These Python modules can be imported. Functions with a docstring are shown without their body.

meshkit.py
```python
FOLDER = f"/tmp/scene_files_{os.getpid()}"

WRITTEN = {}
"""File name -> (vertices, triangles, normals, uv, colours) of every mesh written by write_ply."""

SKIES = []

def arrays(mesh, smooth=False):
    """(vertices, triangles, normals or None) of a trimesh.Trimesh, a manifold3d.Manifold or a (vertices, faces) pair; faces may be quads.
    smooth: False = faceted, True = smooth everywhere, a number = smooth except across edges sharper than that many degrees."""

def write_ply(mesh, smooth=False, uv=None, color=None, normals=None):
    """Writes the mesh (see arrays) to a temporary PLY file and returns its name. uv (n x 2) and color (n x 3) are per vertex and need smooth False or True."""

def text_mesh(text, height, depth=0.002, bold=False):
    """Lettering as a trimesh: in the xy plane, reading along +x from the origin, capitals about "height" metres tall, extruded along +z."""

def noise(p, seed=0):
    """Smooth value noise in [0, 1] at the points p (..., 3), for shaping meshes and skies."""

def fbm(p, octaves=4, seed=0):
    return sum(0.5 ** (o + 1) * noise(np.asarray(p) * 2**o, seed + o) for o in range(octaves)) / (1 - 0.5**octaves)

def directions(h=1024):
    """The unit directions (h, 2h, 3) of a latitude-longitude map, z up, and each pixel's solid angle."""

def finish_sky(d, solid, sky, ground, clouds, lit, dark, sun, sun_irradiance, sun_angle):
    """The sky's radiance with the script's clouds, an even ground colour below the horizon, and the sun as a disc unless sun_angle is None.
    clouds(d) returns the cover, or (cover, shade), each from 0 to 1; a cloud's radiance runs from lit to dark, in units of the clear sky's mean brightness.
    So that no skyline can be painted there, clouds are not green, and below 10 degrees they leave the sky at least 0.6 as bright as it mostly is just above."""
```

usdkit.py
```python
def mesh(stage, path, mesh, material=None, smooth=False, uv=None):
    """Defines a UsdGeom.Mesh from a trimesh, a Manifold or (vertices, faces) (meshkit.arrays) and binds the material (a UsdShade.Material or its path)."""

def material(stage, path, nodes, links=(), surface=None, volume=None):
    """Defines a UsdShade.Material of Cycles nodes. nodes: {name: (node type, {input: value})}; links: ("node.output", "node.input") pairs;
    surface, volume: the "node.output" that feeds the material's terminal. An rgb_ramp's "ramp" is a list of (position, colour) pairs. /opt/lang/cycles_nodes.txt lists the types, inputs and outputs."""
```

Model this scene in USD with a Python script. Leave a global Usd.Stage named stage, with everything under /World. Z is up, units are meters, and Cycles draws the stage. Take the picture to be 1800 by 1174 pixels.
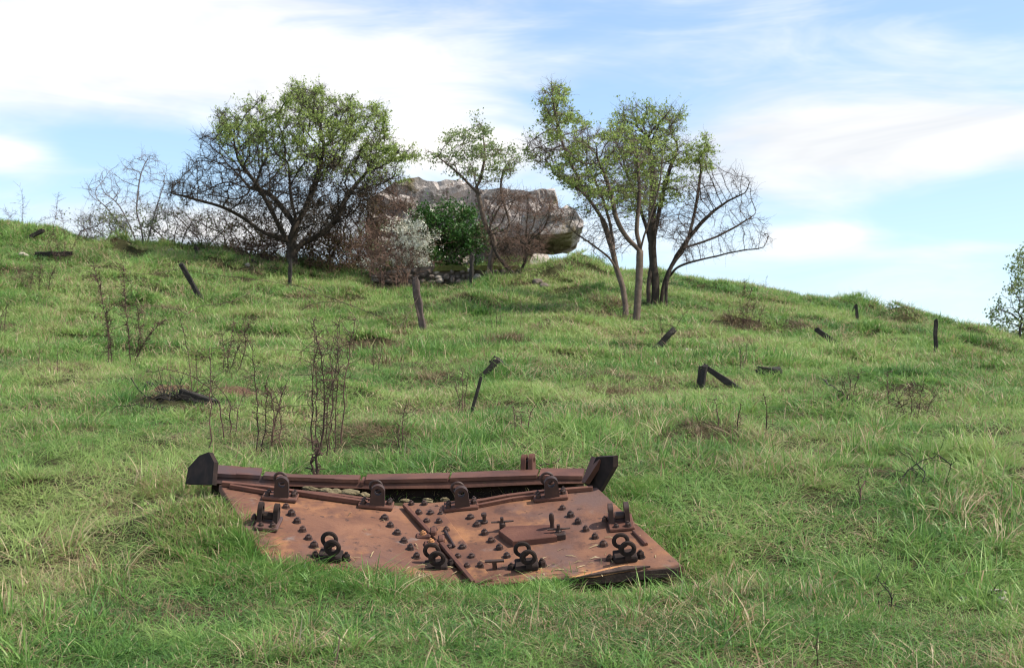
import math, random
import numpy as np, trimesh, usdkit, meshkit
import manifold3d as m3
from scipy.interpolate import PchipInterpolator
from scipy.spatial import cKDTree
from shapely.geometry import Polygon, Point
from shapely import contains_xy
from pxr import Usd, UsdGeom, UsdLux, UsdShade, Gf, Sdf, Vt

# ------------------------------------------------------------------ stage, camera, sky, sun
stage = Usd.Stage.CreateInMemory()
UsdGeom.SetStageUpAxis(stage, UsdGeom.Tokens.z)
UsdGeom.SetStageMetersPerUnit(stage, 1.0)
UsdGeom.Xform.Define(stage, '/World'); UsdGeom.Scope.Define(stage, '/World/Looks')

F = 2473.0                                   # focal length in pixels of the 1800 px wide photograph
CAM = np.array([0.0, 0.0, 1.6])
PITCH = math.atan(243 / F)
cam = UsdGeom.Camera.Define(stage, '/World/camera')
cam.AddTranslateOp().Set(Gf.Vec3d(*CAM)); cam.AddRotateXOp().Set(90 + math.degrees(PITCH))
cam.CreateHorizontalApertureAttr(36.0); cam.CreateFocalLengthAttr(36.0 * F / 1800)
cam.CreateFStopAttr(5.6); cam.CreateFocusDistanceAttr(9.5)
cam.CreateExposureAttr(0.68)

SUN_AZ, SUN_EL = math.radians(108), math.radians(50)      # azimuth from +y clockwise towards +x
sun_dir = np.array([math.cos(SUN_EL) * math.sin(SUN_AZ), math.cos(SUN_EL) * math.cos(SUN_AZ), math.sin(SUN_EL)])
sun = UsdLux.DistantLight.Define(stage, '/World/sun')
sun.CreateNormalizeAttr(True); sun.CreateIntensityAttr(1.25); sun.CreateAngleAttr(0.6); sun.CreateColorAttr(Gf.Vec3f(1.0, 0.95, 0.87))
mx = Gf.Matrix4d(); mx.SetRotate(Gf.Rotation(Gf.Vec3d(0, 0, 1), Gf.Vec3d(*sun_dir)))
sun.AddTransformOp().Set(mx)


def make_sky():
    nodes = {
        'tc': ('texture_coordinate', {}),
        'sky': ('sky_texture', {'sky_type': 'single_scattering', 'sun_disc': False, 'sun_elevation': SUN_EL, 'sun_rotation': SUN_AZ,
                                'aerosol_density': 1.6, 'ozone_density': 1.1, 'air_density': 1.0}),
        'sep': ('separate_xyz', {}),
        'az': ('math', {'math_type': 'arctan2'}),
        'el': ('math', {'math_type': 'arcsine'}),
        'uv': ('combine_xyz', {}),
        # wavy sheets: stretched noise
        'map1': ('mapping', {'scale': (2.6, 9.0, 1.0), 'location': (3.1, 0.7, 0)}),
        'n1': ('noise_texture', {'scale': 1.0, 'detail': 6.0, 'roughness': 0.52, 'distortion': 0.5}),
        'map2': ('mapping', {'scale': (7.0, 30.0, 1.0), 'location': (1.3, 4.1, 0), 'rotation': (0, 0, 0.05)}),
        'n2': ('noise_texture', {'scale': 1.0, 'detail': 5.0, 'roughness': 0.6, 'distortion': 0.9}),
        'a1': ('math', {'math_type': 'multiply_add', 'value2': 0.95, 'value3': -0.56}),
        'a2': ('math', {'math_type': 'multiply_add', 'value2': 0.55}),
    }
    links = [('tc.generated', 'sky.vector'), ('tc.generated', 'sep.vector'), ('sep.x', 'az.value1'), ('sep.y', 'az.value2'), ('sep.z', 'el.value1'),
             ('az.value', 'uv.x'), ('el.value', 'uv.y'), ('uv.vector', 'map1.vector'), ('uv.vector', 'map2.vector'),
             ('map1.vector', 'n1.vector'), ('map2.vector', 'n2.vector'), ('n1.fac', 'a1.value1'), ('n2.fac', 'a2.value1'), ('a1.value', 'a2.value3')]
    last = 'a2.value'
    # broad cloud banks: (azimuth deg, elevation deg, half width az, half height el, weight)
    for k, (a, e, wa, we, g) in enumerate(CLOUDS):
        nodes |= {f'ba{k}': ('math', {'math_type': 'multiply_add', 'value2': 1 / math.radians(wa), 'value3': -a / wa}),
                  f'be{k}': ('math', {'math_type': 'multiply_add', 'value2': 1 / math.radians(we), 'value3': -e / we}),
                  f'bs{k}': ('math', {'math_type': 'multiply'}), f'bt{k}': ('math', {'math_type': 'multiply_add'}),
                  f'bn{k}': ('math', {'math_type': 'multiply', 'value2': -1.0}), f'bx{k}': ('math', {'math_type': 'exponent'}),
                  f'bw{k}': ('math', {'math_type': 'multiply_add', 'value2': g})}
        links += [('az.value', f'ba{k}.value1'), ('el.value', f'be{k}.value1'), (f'ba{k}.value', f'bs{k}.value1'), (f'ba{k}.value', f'bs{k}.value2'),
                  (f'be{k}.value', f'bt{k}.value1'), (f'be{k}.value', f'bt{k}.value2'), (f'bs{k}.value', f'bt{k}.value3'),
                  (f'bt{k}.value', f'bn{k}.value1'), (f'bn{k}.value', f'bx{k}.value1'), (f'bx{k}.value', f'bw{k}.value1'), (last, f'bw{k}.value3')]
        last = f'bw{k}.value'
    nodes |= {'cover': ('map_range', {'range_type': 'smoothstep', 'from_min': 0.06, 'from_max': 0.66, 'to_min': 0.0, 'to_max': 1.0, 'clamp': True}),
              'cc': ('rgb_ramp', {'ramp': [(.30, (7.9, 8.2, 8.6)), (.48, (9.4, 9.45, 9.5)), (.62, (11.0, 10.8, 10.5))]}), 'map3': ('mapping', {'scale': (5.0, 19.0, 1.0), 'location': (7.7, 2.2, 0)}), 'n3': ('noise_texture', {'scale': 1.0, 'detail': 5.0, 'roughness': 0.55, 'distortion': 0.6}),
              'tint': ('mix_color', {'blend_type': 'multiply', 'fac': 1.0, 'b': (2.30, 2.34, 2.28), 'use_clamp': False}),
              'mixc': ('mix_color', {'blend_type': 'mix', 'use_clamp': False}),
              'bg': ('background_shader', {'strength': SKY_STRENGTH})}
    links += [(last, 'cover.value'), ('cover.result', 'mixc.fac'), ('sky.color', 'tint.a'), ('tint.result', 'mixc.a'), ('uv.vector', 'map3.vector'), ('map3.vector', 'n3.vector'), ('n3.fac', 'cc.fac'), ('cc.color', 'mixc.b'), ('mixc.result', 'bg.color')]
    return usdkit.material(stage, '/World/Looks/sky_look', nodes, links, surface='bg.background')


SKY_STRENGTH = 0.07
CLOUDS = [(-16, 16.9, 13, 2.9, 0.62), (-5, 15.6, 7, 1.8, 0.25), (-2.3, 13.1, 3.6, 1.0, 0.55), (-21, 12.2, 3.0, 0.7, 0.5), (-10, 9.6, 9, .9, 0.42), (-17, 12.8, 5.5, .9, -.25),
          (16, 12.7, 8.5, 1.5, 0.66), (13, 14.0, 6, .8, .25), (12.3, 9.3, 2.0, 0.6, 0.62), (17, 8.6, 6, .35, .25), (5, 17.0, 9, 2.2, -.04), (17, 16.6, 6, 1.2, .08), (3.5, 14.6, 5, 1.0, -.16), (15, 9.3, 12, 1.6, -.12)]
dome = UsdLux.DomeLight.Define(stage, '/World/sky'); dome.CreateIntensityAttr(1.0)
dome.GetPrim().SetCustomDataByKey('kind', 'structure')
UsdShade.MaterialBindingAPI.Apply(dome.GetPrim()).Bind(make_sky())

# ------------------------------------------------------------------ helpers
FWD = np.array([0, math.cos(PITCH), math.sin(PITCH)]); UP = np.array([0, -math.sin(PITCH), math.cos(PITCH)]); RIGHT = np.array([1.0, 0, 0])


def ray(px, py):
    return FWD + RIGHT * ((px - 900) / F) + UP * ((587 - py) / F)


def at(px, py, Y):
    d = ray(px, py)
    return CAM + d * (Y / d[1])


used = {}


def add_random(path, v, f, seed=0):
    """Gives every separate piece of the mesh (a blade, a leaf) two random numbers and its vertices their height share, as primvar 'piece'."""
    from scipy.sparse import coo_matrix
    from scipy.sparse.csgraph import connected_components
    f = np.asarray(f); n = len(v)
    k, lab = connected_components(coo_matrix((np.ones(len(f) * 2), (np.r_[f[:, 0], f[:, 1]], np.r_[f[:, 1], f[:, 2]])), (n, n)), False)
    r = np.random.default_rng(seed + n); R_ = r.random((k, 2))
    UsdGeom.PrimvarsAPI(stage.GetPrimAtPath(path)).CreatePrimvar('piece', Sdf.ValueTypeNames.Color3fArray, 'vertex').Set(Vt.Vec3fArray.FromNumpy(np.c_[R_[lab], np.zeros(n)].astype(np.float32)))


def numbered(parent, name):
    k = used.get((parent, name), 0); used[(parent, name)] = k + 1
    return name if k == 0 else f'{name}_{k:03d}'


def tag(prim, label=None, cat=None, group=None, kind=None):
    for k, v in (('label', label), ('category', cat), ('group', group), ('kind', kind)):
        if v: prim.SetCustomDataByKey(k, v)
    return prim


ORIGIN = {}


def thing(name, label, cat, loc=(0, 0, 0), group=None, kind=None):
    path = '/World/' + numbered('/World', name)
    x = UsdGeom.Xform.Define(stage, path); x.AddTranslateOp().Set(Gf.Vec3d(*map(float, loc)))
    tag(x.GetPrim(), label, cat, group, kind); ORIGIN[path] = np.asarray(loc, float)
    return path


def part(parent, name, mesh, mat, smooth=False, label=None):
    """A part given in world coordinates; its points are stored relative to the thing's base."""
    path = parent + '/' + numbered(parent, name)
    v, f, n = meshkit.arrays(mesh, smooth)
    root = '/'.join(path.split('/')[:3])
    mm = usdkit.mesh(stage, path, (v - ORIGIN.get(root, 0), f), mat, smooth if smooth else False)
    if label: mm.GetPrim().SetCustomDataByKey('label', label)
    return path


def single(name, mesh, mat, label=None, cat=None, group=None, kind=None, smooth=False):
    path = '/World/' + numbered('/World', name)
    mm = usdkit.mesh(stage, path, mesh, mat, smooth)
    tag(mm.GetPrim(), label, cat, group, kind)
    return path


cat_ = trimesh.util.concatenate
rng = np.random.default_rng(7)


def unit(v):
    v = np.asarray(v, float)
    return v / (np.linalg.norm(v, axis=-1, keepdims=True) + 1e-12)


def tris(v, f):
    return trimesh.Trimesh(np.asarray(v, float), np.asarray(f, int), process=False)


def frustums(P0, P1, r0, r1, sides=5, ext=0.3):
    """Independent tapered segments, one per row."""
    P0, P1 = np.asarray(P0, float), np.asarray(P1, float); r0, r1 = np.broadcast_to(r0, len(P0)), np.broadcast_to(r1, len(P0))
    t = unit(P1 - P0); P0 = P0 - t * (r0 * ext)[:, None]; P1 = P1 + t * (r1 * ext)[:, None]
    a = unit(np.cross(t, np.where(np.abs(t[:, 2:]) < 0.9, [[0, 0, 1.0]], [[1.0, 0, 0]]))); b = np.cross(t, a)
    ang = np.arange(sides) * 2 * np.pi / sides
    ring = np.cos(ang)[None, :, None] * a[:, None] + np.sin(ang)[None, :, None] * b[:, None]
    v = np.concatenate([P0[:, None] + ring * r0[:, None, None], P1[:, None] + ring * r1[:, None, None]], 1)
    i = np.arange(sides); j = (i + 1) % sides
    q = np.vstack([np.stack([i, j, j + sides], 1), np.stack([i, j + sides, i + sides], 1)])
    f = (q[None] + (np.arange(len(P0)) * 2 * sides)[:, None, None]).reshape(-1, 3)
    return tris(v.reshape(-1, 3), f)


def tube(pts, radii, sides=6, cap=True):
    p = np.asarray(pts, float); r = np.broadcast_to(radii, len(p))
    t = unit(np.gradient(p, axis=0))
    ref = np.array([0, 0, 1.0]) if abs(t[0, 2]) < 0.9 else np.array([1.0, 0, 0])
    a = unit(np.cross(t, ref)); b = np.cross(t, a)
    ang = np.arange(sides) * 2 * np.pi / sides
    v = p[:, None] + r[:, None, None] * (np.cos(ang)[None, :, None] * a[:, None] + np.sin(ang)[None, :, None] * b[:, None])
    i, j = np.meshgrid(np.arange(len(p) - 1), np.arange(sides), indexing='ij'); k = (j + 1) % sides
    q = np.stack([i * sides + j, i * sides + k, (i + 1) * sides + k, (i + 1) * sides + j], -1).reshape(-1, 4)
    f = np.vstack([q[:, [0, 1, 2]], q[:, [0, 2, 3]]]); v = v.reshape(-1, 3)
    if cap:
        n = len(v); v = np.vstack([v, p[0], p[-1]]); s = np.arange(sides); e = (len(p) - 1) * sides
        f = np.vstack([f, np.stack([np.full(sides, n), (s + 1) % sides, s], 1), np.stack([np.full(sides, n + 1), e + s, e + (s + 1) % sides], 1)])
    return tris(v, f)


def smooth_path(pts, n=12):
    pts = np.asarray(pts, float)
    s = np.r_[0, np.cumsum(np.linalg.norm(np.diff(pts, axis=0), axis=1))]
    return PchipInterpolator(s, pts)(np.linspace(0, s[-1], n))


def slab(corners, thick, normal=None, bevel=0.0):
    """A plate: its top face is the polygon 'corners' (world), it extends by 'thick' against the normal."""
    c = np.asarray(corners, float); o = c.mean(0)
    if normal is None:
        normal = unit(sum(np.cross(c[i] - o, c[(i + 1) % len(c)] - o) for i in range(len(c))))
    n = unit(normal); a = unit(c[1] - c[0] - n * np.dot(c[1] - c[0], n)); b = np.cross(n, a)
    poly = Polygon([((p - o) @ a, (p - o) @ b) for p in c]).buffer(0)
    M = np.eye(4); M[:3, 0], M[:3, 1], M[:3, 2], M[:3, 3] = a, b, n, o - n * thick
    if bevel > 0:
        top = poly.buffer(-bevel, join_style=2)
        parts = []
        low = trimesh.creation.extrude_polygon(poly, thick - bevel, engine='earcut')
        pc, tc = np.array(poly.exterior.coords)[:-1], np.array(top.exterior.coords)[:-1]
        if len(pc) == len(tc):
            d = np.linalg.norm(pc[:, None] - tc[None], axis=2).argmin(1); tc = tc[d]
            k = len(pc); i = np.arange(k); j = (i + 1) % k
            v = np.vstack([np.c_[pc, np.full(k, thick - bevel)], np.c_[tc, np.full(k, thick)]])
            f = np.vstack([np.stack([i, j, j + k], 1), np.stack([i, j + k, i + k], 1)])
            if not poly.exterior.is_ccw: f = f[:, ::-1]
            tv, tf = trimesh.creation.triangulate_polygon(top, engine='earcut')
            g = cat_([low, tris(v, f), tris(np.c_[tv, np.full(len(tv), thick)], tf)])
            g.apply_transform(M); return g
    g = trimesh.creation.extrude_polygon(poly, thick, engine='earcut'); g.apply_transform(M)
    return g


def frame(o, a, b, n):
    M = np.eye(4); M[:3, 0], M[:3, 1], M[:3, 2], M[:3, 3] = a, b, n, o
    return M


def put(mesh, M):
    g = mesh.copy(); g.apply_transform(M); return g


def boxm(x0, x1, y0, y1, z0, z1, ch=0.0):
    if ch:
        s = m3.Manifold.batch_hull([m3.Manifold.cube((x1 - x0 - 2 * ch * (k != 0), y1 - y0 - 2 * ch * (k != 1), z1 - z0 - 2 * ch * (k != 2)), True) for k in range(3)])
        mm = s.to_mesh(); g = tris(mm.vert_properties[:, :3], mm.tri_verts)
    else:
        g = trimesh.creation.box((x1 - x0, y1 - y0, z1 - z0))
    g.apply_translation(((x0 + x1) / 2, (y0 + y1) / 2, (z0 + z1) / 2)); return g


# ------------------------------------------------------------------ where the two plates of the fallen armour lie
class Plane:
    def __init__(s, p0, p1, p2):               # p0 -> p1 runs along the rear edge, p2 lies towards the front
        s.o = p0; s.a = unit(p1 - p0); s.n = unit(np.cross(s.a, p2 - p0)); s.n *= np.sign(s.n[2]); s.b = np.cross(s.a, s.n) if np.dot(np.cross(s.a, s.n), p2 - p0) > 0 else -np.cross(s.a, s.n)
        s.d = unit(p2 - p0)                     # direction of the slanting side edges

    def hit(s, px, py, up=0.0):
        d = ray(px, py); return CAM + d * (np.dot(s.o + s.n * up - CAM, s.n) / np.dot(d, s.n))

    def z(s, x, y):
        return s.o[2] - (s.n[0] * (x - s.o[0]) + s.n[1] * (y - s.o[1])) / s.n[2]


PR = Plane(at(812, 893, 8.2), at(970, 879, 8.2), at(928, 997, 7.53))
PL = Plane(at(495, 876, 8.2), at(662, 893, 8.2), at(582, 983, 7.53))
seam0R, seam1R = PR.hit(712, 888), PR.hit(836, 1030)
seam0L, seam1L = PL.hit(710, 889), PL.hit(834, 1032)
rearR, frontR = PR.hit(1050, 857), PR.hit(1200, 994)
rearL = PL.hit(385, 851); frontL = rearL + (seam1L - seam0L)
CORN_R = [seam0R, seam1R, frontR, rearR]
CORN_L = [rearL, frontL, seam1L, seam0L]
FOOT = Polygon([p[:2] for p in (rearL, frontL, seam1L, frontR, rearR, seam0R)]).buffer(0)
import shapely

# ------------------------------------------------------------------ terrain
PY = [-200, -20, 0, 3, 5.5, 7.2, 8.4, 9.5, 14, 20, 28, 38, 44, 47, 50, 56, 70, 110, 250, 900, 4000]
PZ = [-20, -2.6, 0, .45, .835, 1.02, 1.36, 1.66, 2.34, 3.2, 4.43, 6.67, 8.2, 8.5, 8.35, 7.3, 3.5, -8, -22, -30, -40]
prof = PchipInterpolator(PY, PZ)
SKYL = [(-900, 360), (-400, 375), (0, 400), (100, 410), (150, 424), (250, 436), (340, 443), (420, 455), (500, 466), (600, 472), (700, 476), (800, 474), (900, 466), (1000, 466), (1100, 480),
        (1200, 493), (1300, 509), (1400, 527), (1500, 546), (1600, 564), (1700, 588), (1800, 606), (2200, 690), (2800, 790)]
CR = 44.0
_x = [at(p, r, CR)[0] for p, r in SKYL]; _z = [at(p, r, CR)[2] - float(prof(CR)) for p, r in SKYL]
_c = PchipInterpolator(_x, _z)


def cross(x):
    return _c(np.clip(x, _x[0], _x[-1]))


def base_ground(x, y):
    x, y = np.asarray(x, float), np.asarray(y, float)
    return prof(y) + cross(x) * np.clip(y / CR, 0, 1.0) ** 1.5


MOUNDS = []      # (x, y, height, radius)


def ground(x, y, lumps=True):
    x, y = np.asarray(x, float), np.asarray(y, float)
    z = base_ground(x, y)
    for mx_, my_, h, r in MOUNDS:
        d2 = ((x - mx_) ** 2 + (y - my_) ** 2) / (r * r)
        z = z + h * np.exp(-d2 * 1.4)
    if lumps:
        p = np.stack([x, y, 0 * x], -1)
        k = np.clip((np.hypot(x - (-.2), (y - 8) * 1.1) - 1.4) / 2.0, 0, 1) * np.clip((260 - y) / 100, 0, 1)
        amp = 0.07 + 0.15 * np.clip((y - 8) / 20, 0, 1)
        z = z + k * amp * ((meshkit.noise(p * 0.9, 3) - .5) * 1.7 + (meshkit.noise(p * 1.9, 5) - .5) * 0.45)
    near = np.abs(y - 7.9) < 1.6
    near &= np.abs(x) < 3
    if near.any():
        z = np.array(z, float); xn, yn = x[near], y[near]
        pts = shapely.points(xn, yn); dist = shapely.distance(pts, FOOT); rim = FOOT.exterior
        c = shapely.get_coordinates(shapely.line_interpolate_point(rim, shapely.line_locate_point(rim, pts)))
        plane = lambda u, v: np.maximum(PL.z(u, v), PR.z(u, v))
        inside = dist <= 0
        rear = yn > 8.15
        zb = plane(c[:, 0], c[:, 1]) - np.where(rear, .16, np.where(c[:, 0] > .25, .125, .02 + .02 * np.clip(c[:, 0] + .9, 0, 1)))
        w = np.exp(-(dist / np.where(rear, .16, .42)) ** 2)
        z[near] = np.where(inside, np.minimum(z[near], plane(xn, yn) - .075), np.where(rear, np.minimum(z[near], z[near] * (1 - w) + zb * w), z[near] * (1 - w) + zb * w))
    return z


def hit(px, py, lumps=True):
    """First point where the sight line through a pixel meets the ground (or passes closest to it)."""
    d = ray(px, py); Y = np.arange(3.5, 47, 0.02); s = Y / d[1]
    P = CAM + d[None] * s[:, None]
    gap = P[:, 2] - ground(P[:, 0], P[:, 1], lumps)
    k = np.nonzero(gap < 0)[0]
    k = k[0] if len(k) else int(np.argmin(gap))
    q = P[k].copy(); q[2] = float(ground(q[0], q[1], lumps)); return q


def gz(x, y): return float(ground(np.array(x), np.array(y)))


for px, py, h, r in [(110, 575, .16, .55), (1000, 480, .42, 1.3), (955, 492, .25, .8), (790, 562, .14, .45), (830, 538, .20, .65), (1050, 553, .16, .5), (960, 580, .12, .4), (690, 600, .22, .8),
                     (1300, 570, .22, .6), (1310, 605, .16, .5), (210, 440, .22, .5), (640, 615, .20, .8), (385, 470, .16, .6), (640, 470, .25, .8), (540, 520, .1, .6), (1430, 527, .2, .6),
                     (1510, 547, .42, 1.0), (1590, 569, .32, .8), (1215, 500, .16, .5), (1710, 592, .25, .6), (30, 850, .10, .3), (1240, 765, .10, .4), (1640, 700, .12, .6), (660, 770, .08, .35),
                     (1000, 770, .1, .6), (600, 700, .14, .5), (80, 415, .2, .5), (1790, 845, .08, .3), (1370, 520, .12, .5), (1660, 588, .15, .5), (1150, 500, .15, .6), (1480, 720, .1, .5)]:
    q = hit(px, py, False); MOUNDS.append((q[0], q[1], h, r))

# ------------------------------------------------------------------ materials
L = '/World/Looks/'


def noise_mat(name, stops, scale=6.0, detail=6.0, rough=0.85, bump=0.4, bump_scale=40.0, spec=0.2, distortion=0.3, mix2=None, coord='geo.position', bump_dist=0.01):
    nodes = {'geo': ('geometry', {}), 'n': ('noise_texture', {'scale': scale, 'detail': detail, 'roughness': 0.62, 'distortion': distortion}), 'r': ('rgb_ramp', {'ramp': stops}),
             'nb': ('noise_texture', {'scale': bump_scale, 'detail': 5.0, 'roughness': 0.65}), 'b': ('bump', {'strength': bump, 'distance': bump_dist}),
             'p': ('principled_bsdf', {'roughness': rough, 'specular_ior_level': spec})}
    links = [('geo.position', 'n.vector'), ('n.fac', 'r.fac'), ('geo.position', 'nb.vector'), ('nb.fac', 'b.height'), ('b.normal', 'p.normal')]
    out = 'r.color'
    for i, (sc, lo, hi, col) in enumerate(mix2 or []):
        nodes |= {f'm{i}': ('noise_texture', {'scale': sc, 'detail': 4.0, 'roughness': 0.6}), f'mr{i}': ('map_range', {'range_type': 'smoothstep', 'from_min': lo, 'from_max': hi, 'clamp': True}), f'mx{i}': ('mix_color', {'b': col})}
        links += [('geo.position', f'm{i}.vector'), (f'm{i}.fac', f'mr{i}.value'), (f'mr{i}.result', f'mx{i}.fac'), (out, f'mx{i}.a')]
        out = f'mx{i}.result'
    links.append((out, 'p.base_color'))
    return usdkit.material(stage, L + name, nodes, links, surface='p.BSDF')


def leaf_mat(name, stops, trans=0.4, vary=1.4, rough=0.55, blade=True, patch=0.35):
    """Foliage: colour by a broad patch noise, a fine one and each copy's own random value."""
    nodes = {'geo': ('geometry', {}), 'oi': ('object_info', {}), 'n': ('noise_texture', {'scale': patch, 'detail': 4.0, 'roughness': 0.6}), 'n2': ('noise_texture', {'scale': 9.0, 'detail': 2.0}),
             'at': ('attribute', {'attribute': 'piece'}), 'sp': ('separate_color', {}), 'isl': ('math', {'math_type': 'multiply_add', 'value2': 0.42, 'value3': -0.21}),
             's1': ('math', {'math_type': 'multiply_add', 'value2': vary, 'value3': 0.5 - vary / 2}), 's2': ('math', {'math_type': 'multiply_add', 'value2': 0.5}), 's3': ('math', {'math_type': 'add'}), 's4': ('math', {'math_type': 'add', 'value2': -0.25}),
             'r': ('rgb_ramp', {'ramp': stops}), 'p': ('principled_bsdf', {'roughness': rough, 'specular_ior_level': 0.25}), 't': ('translucent_bsdf', {}), 'mx': ('mix_closure', {'fac': trans})}
    links = [('geo.position', 'n.vector'), ('geo.position', 'n2.vector'), ('n.fac', 's1.value1'), ('n2.fac', 's2.value1'), ('s1.value', 's2.value3'), ('s2.value', 's3.value1'), ('at.color', 'sp.color'), ('sp.r', 'isl.value1'), ('isl.value', 's3.value2'),
             ('s3.value', 's4.value1'), ('s4.value', 'r.fac'), ('r.color', 'p.base_color'), ('r.color', 't.color'), ('p.BSDF', 'mx.closure1'), ('t.BSDF', 'mx.closure2')]
    return usdkit.material(stage, L + name, nodes, links, surface='mx.closure')


M = {}
M['soil'] = noise_mat('soil', [(0.25, (.018, .018, .008)), (0.5, (.030, .030, .013)), (0.75, (.050, .042, .022))], scale=2.2, bump=0.8, bump_scale=18, rough=0.95, spec=0.05, bump_dist=0.03)
GREENS = [(0.0, (.022, .064, .012)), (0.3, (.050, .126, .023)), (0.55, (.095, .205, .039)), (0.8, (.157, .272, .060)), (1.0, (.255, .34, .10))]
def grass_mat():
    nodes = {'geo': ('geometry', {}), 'n': ('noise_texture', {'scale': .33, 'detail': 5.0, 'roughness': 0.6}), 'n2': ('noise_texture', {'scale': 2.2, 'detail': 5.0, 'roughness': 0.6}), 'nd': ('noise_texture', {'scale': .75, 'detail': 6.0, 'roughness': 0.65}),
             'a': ('math', {'math_type': 'multiply_add', 'value2': 2.3, 'value3': -1.05}), 'b': ('math', {'math_type': 'multiply_add', 'value2': .8}), 'c': ('math', {'math_type': 'multiply_add', 'value2': .5}),
             'r': ('rgb_ramp', {'ramp': GREENS}),
             'at': ('attribute', {'attribute': 'piece'}), 'sp': ('separate_color', {}),
             'p1': ('map_range', {'from_min': .40, 'from_max': .68, 'to_min': .03, 'to_max': .50, 'clamp': True}), 'lt': ('math', {'math_type': 'less_than'}),
             'h3': ('math', {'math_type': 'multiply', 'value2': 91.3}), 'h4': ('math', {'math_type': 'fraction'}),
             'rs': ('rgb_ramp', {'ramp': [(0, (.16, .105, .055)), (.25, (.27, .19, .10)), (.6, (.36, .275, .155)), (1, (.50, .41, .26))]}), 'mx': ('mix_color', {}),
             'p': ('principled_bsdf', {'roughness': .5, 'specular_ior_level': 0.35}), 't': ('translucent_bsdf', {}), 'mc': ('mix_closure', {'fac': .42})}
    links = [('geo.position', 'n.vector'), ('geo.position', 'n2.vector'), ('geo.position', 'nd.vector'), ('n.fac', 'a.value1'), ('n2.fac', 'b.value1'), ('a.value', 'b.value3'), ('at.color', 'sp.color'), ('sp.r', 'c.value1'), ('b.value', 'c.value3'), ('c.value', 'r.fac'),
             ('nd.fac', 'p1.value'), ('sp.g', 'lt.value1'), ('p1.result', 'lt.value2'), ('sp.g', 'h3.value1'), ('h3.value', 'h4.value1'), ('h4.value', 'rs.fac'),
             ('r.color', 'mx.a'), ('rs.color', 'mx.b'), ('lt.value', 'mx.fac'), ('mx.result', 'p.base_color'), ('mx.result', 't.color'), ('p.BSDF', 'mc.closure1'), ('t.BSDF', 'mc.closure2')]
    return usdkit.material(stage, L + 'grass_blade', nodes, links, surface='mc.closure')


M['grass'] = grass_mat()
M['grass_dry'] = leaf_mat('grass_dry', [(0.0, (.17, .12, .06)), (0.5, (.30, .23, .12)), (1.0, (.44, .36, .22))], trans=0.25)
M['grass_brown'] = leaf_mat('grass_brown', [(0.0, (.06, .040, .022)), (0.5, (.14, .098, .052)), (1.0, (.25, .19, .10))], trans=0.15)
M['weed'] = leaf_mat('weed_leaf', [(0.0, (.045, .10, .025)), (0.5, (.085, .17, .04)), (1.0, (.14, .22, .07))], trans=0.35)
M['hawthorn_leaf'] = leaf_mat('hawthorn_leaf', [(0.0, (.13, .19, .042)), (0.5, (.25, .33, .080)), (1.0, (.38, .455, .145))], trans=0.45, patch=0.9)
M['green_leaf'] = leaf_mat('green_leaf', [(0.0, (.11, .16, .05)), (0.5, (.19, .25, .09)), (1.0, (.28, .33, .14))], trans=0.42, patch=0.9)
M['dull_leaf'] = leaf_mat('dull_leaf', [(0.0, (.09, .11, .05)), (0.5, (.15, .175, .08)), (1.0, (.22, .235, .12))], trans=0.35, patch=0.9)
M['evergreen'] = leaf_mat('evergreen_leaf', [(0.0, (.010, .040, .006)), (0.5, (.028, .085, .013)), (1.0, (.080, .16, .03))], trans=0.25, patch=2.0, rough=0.4)
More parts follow.
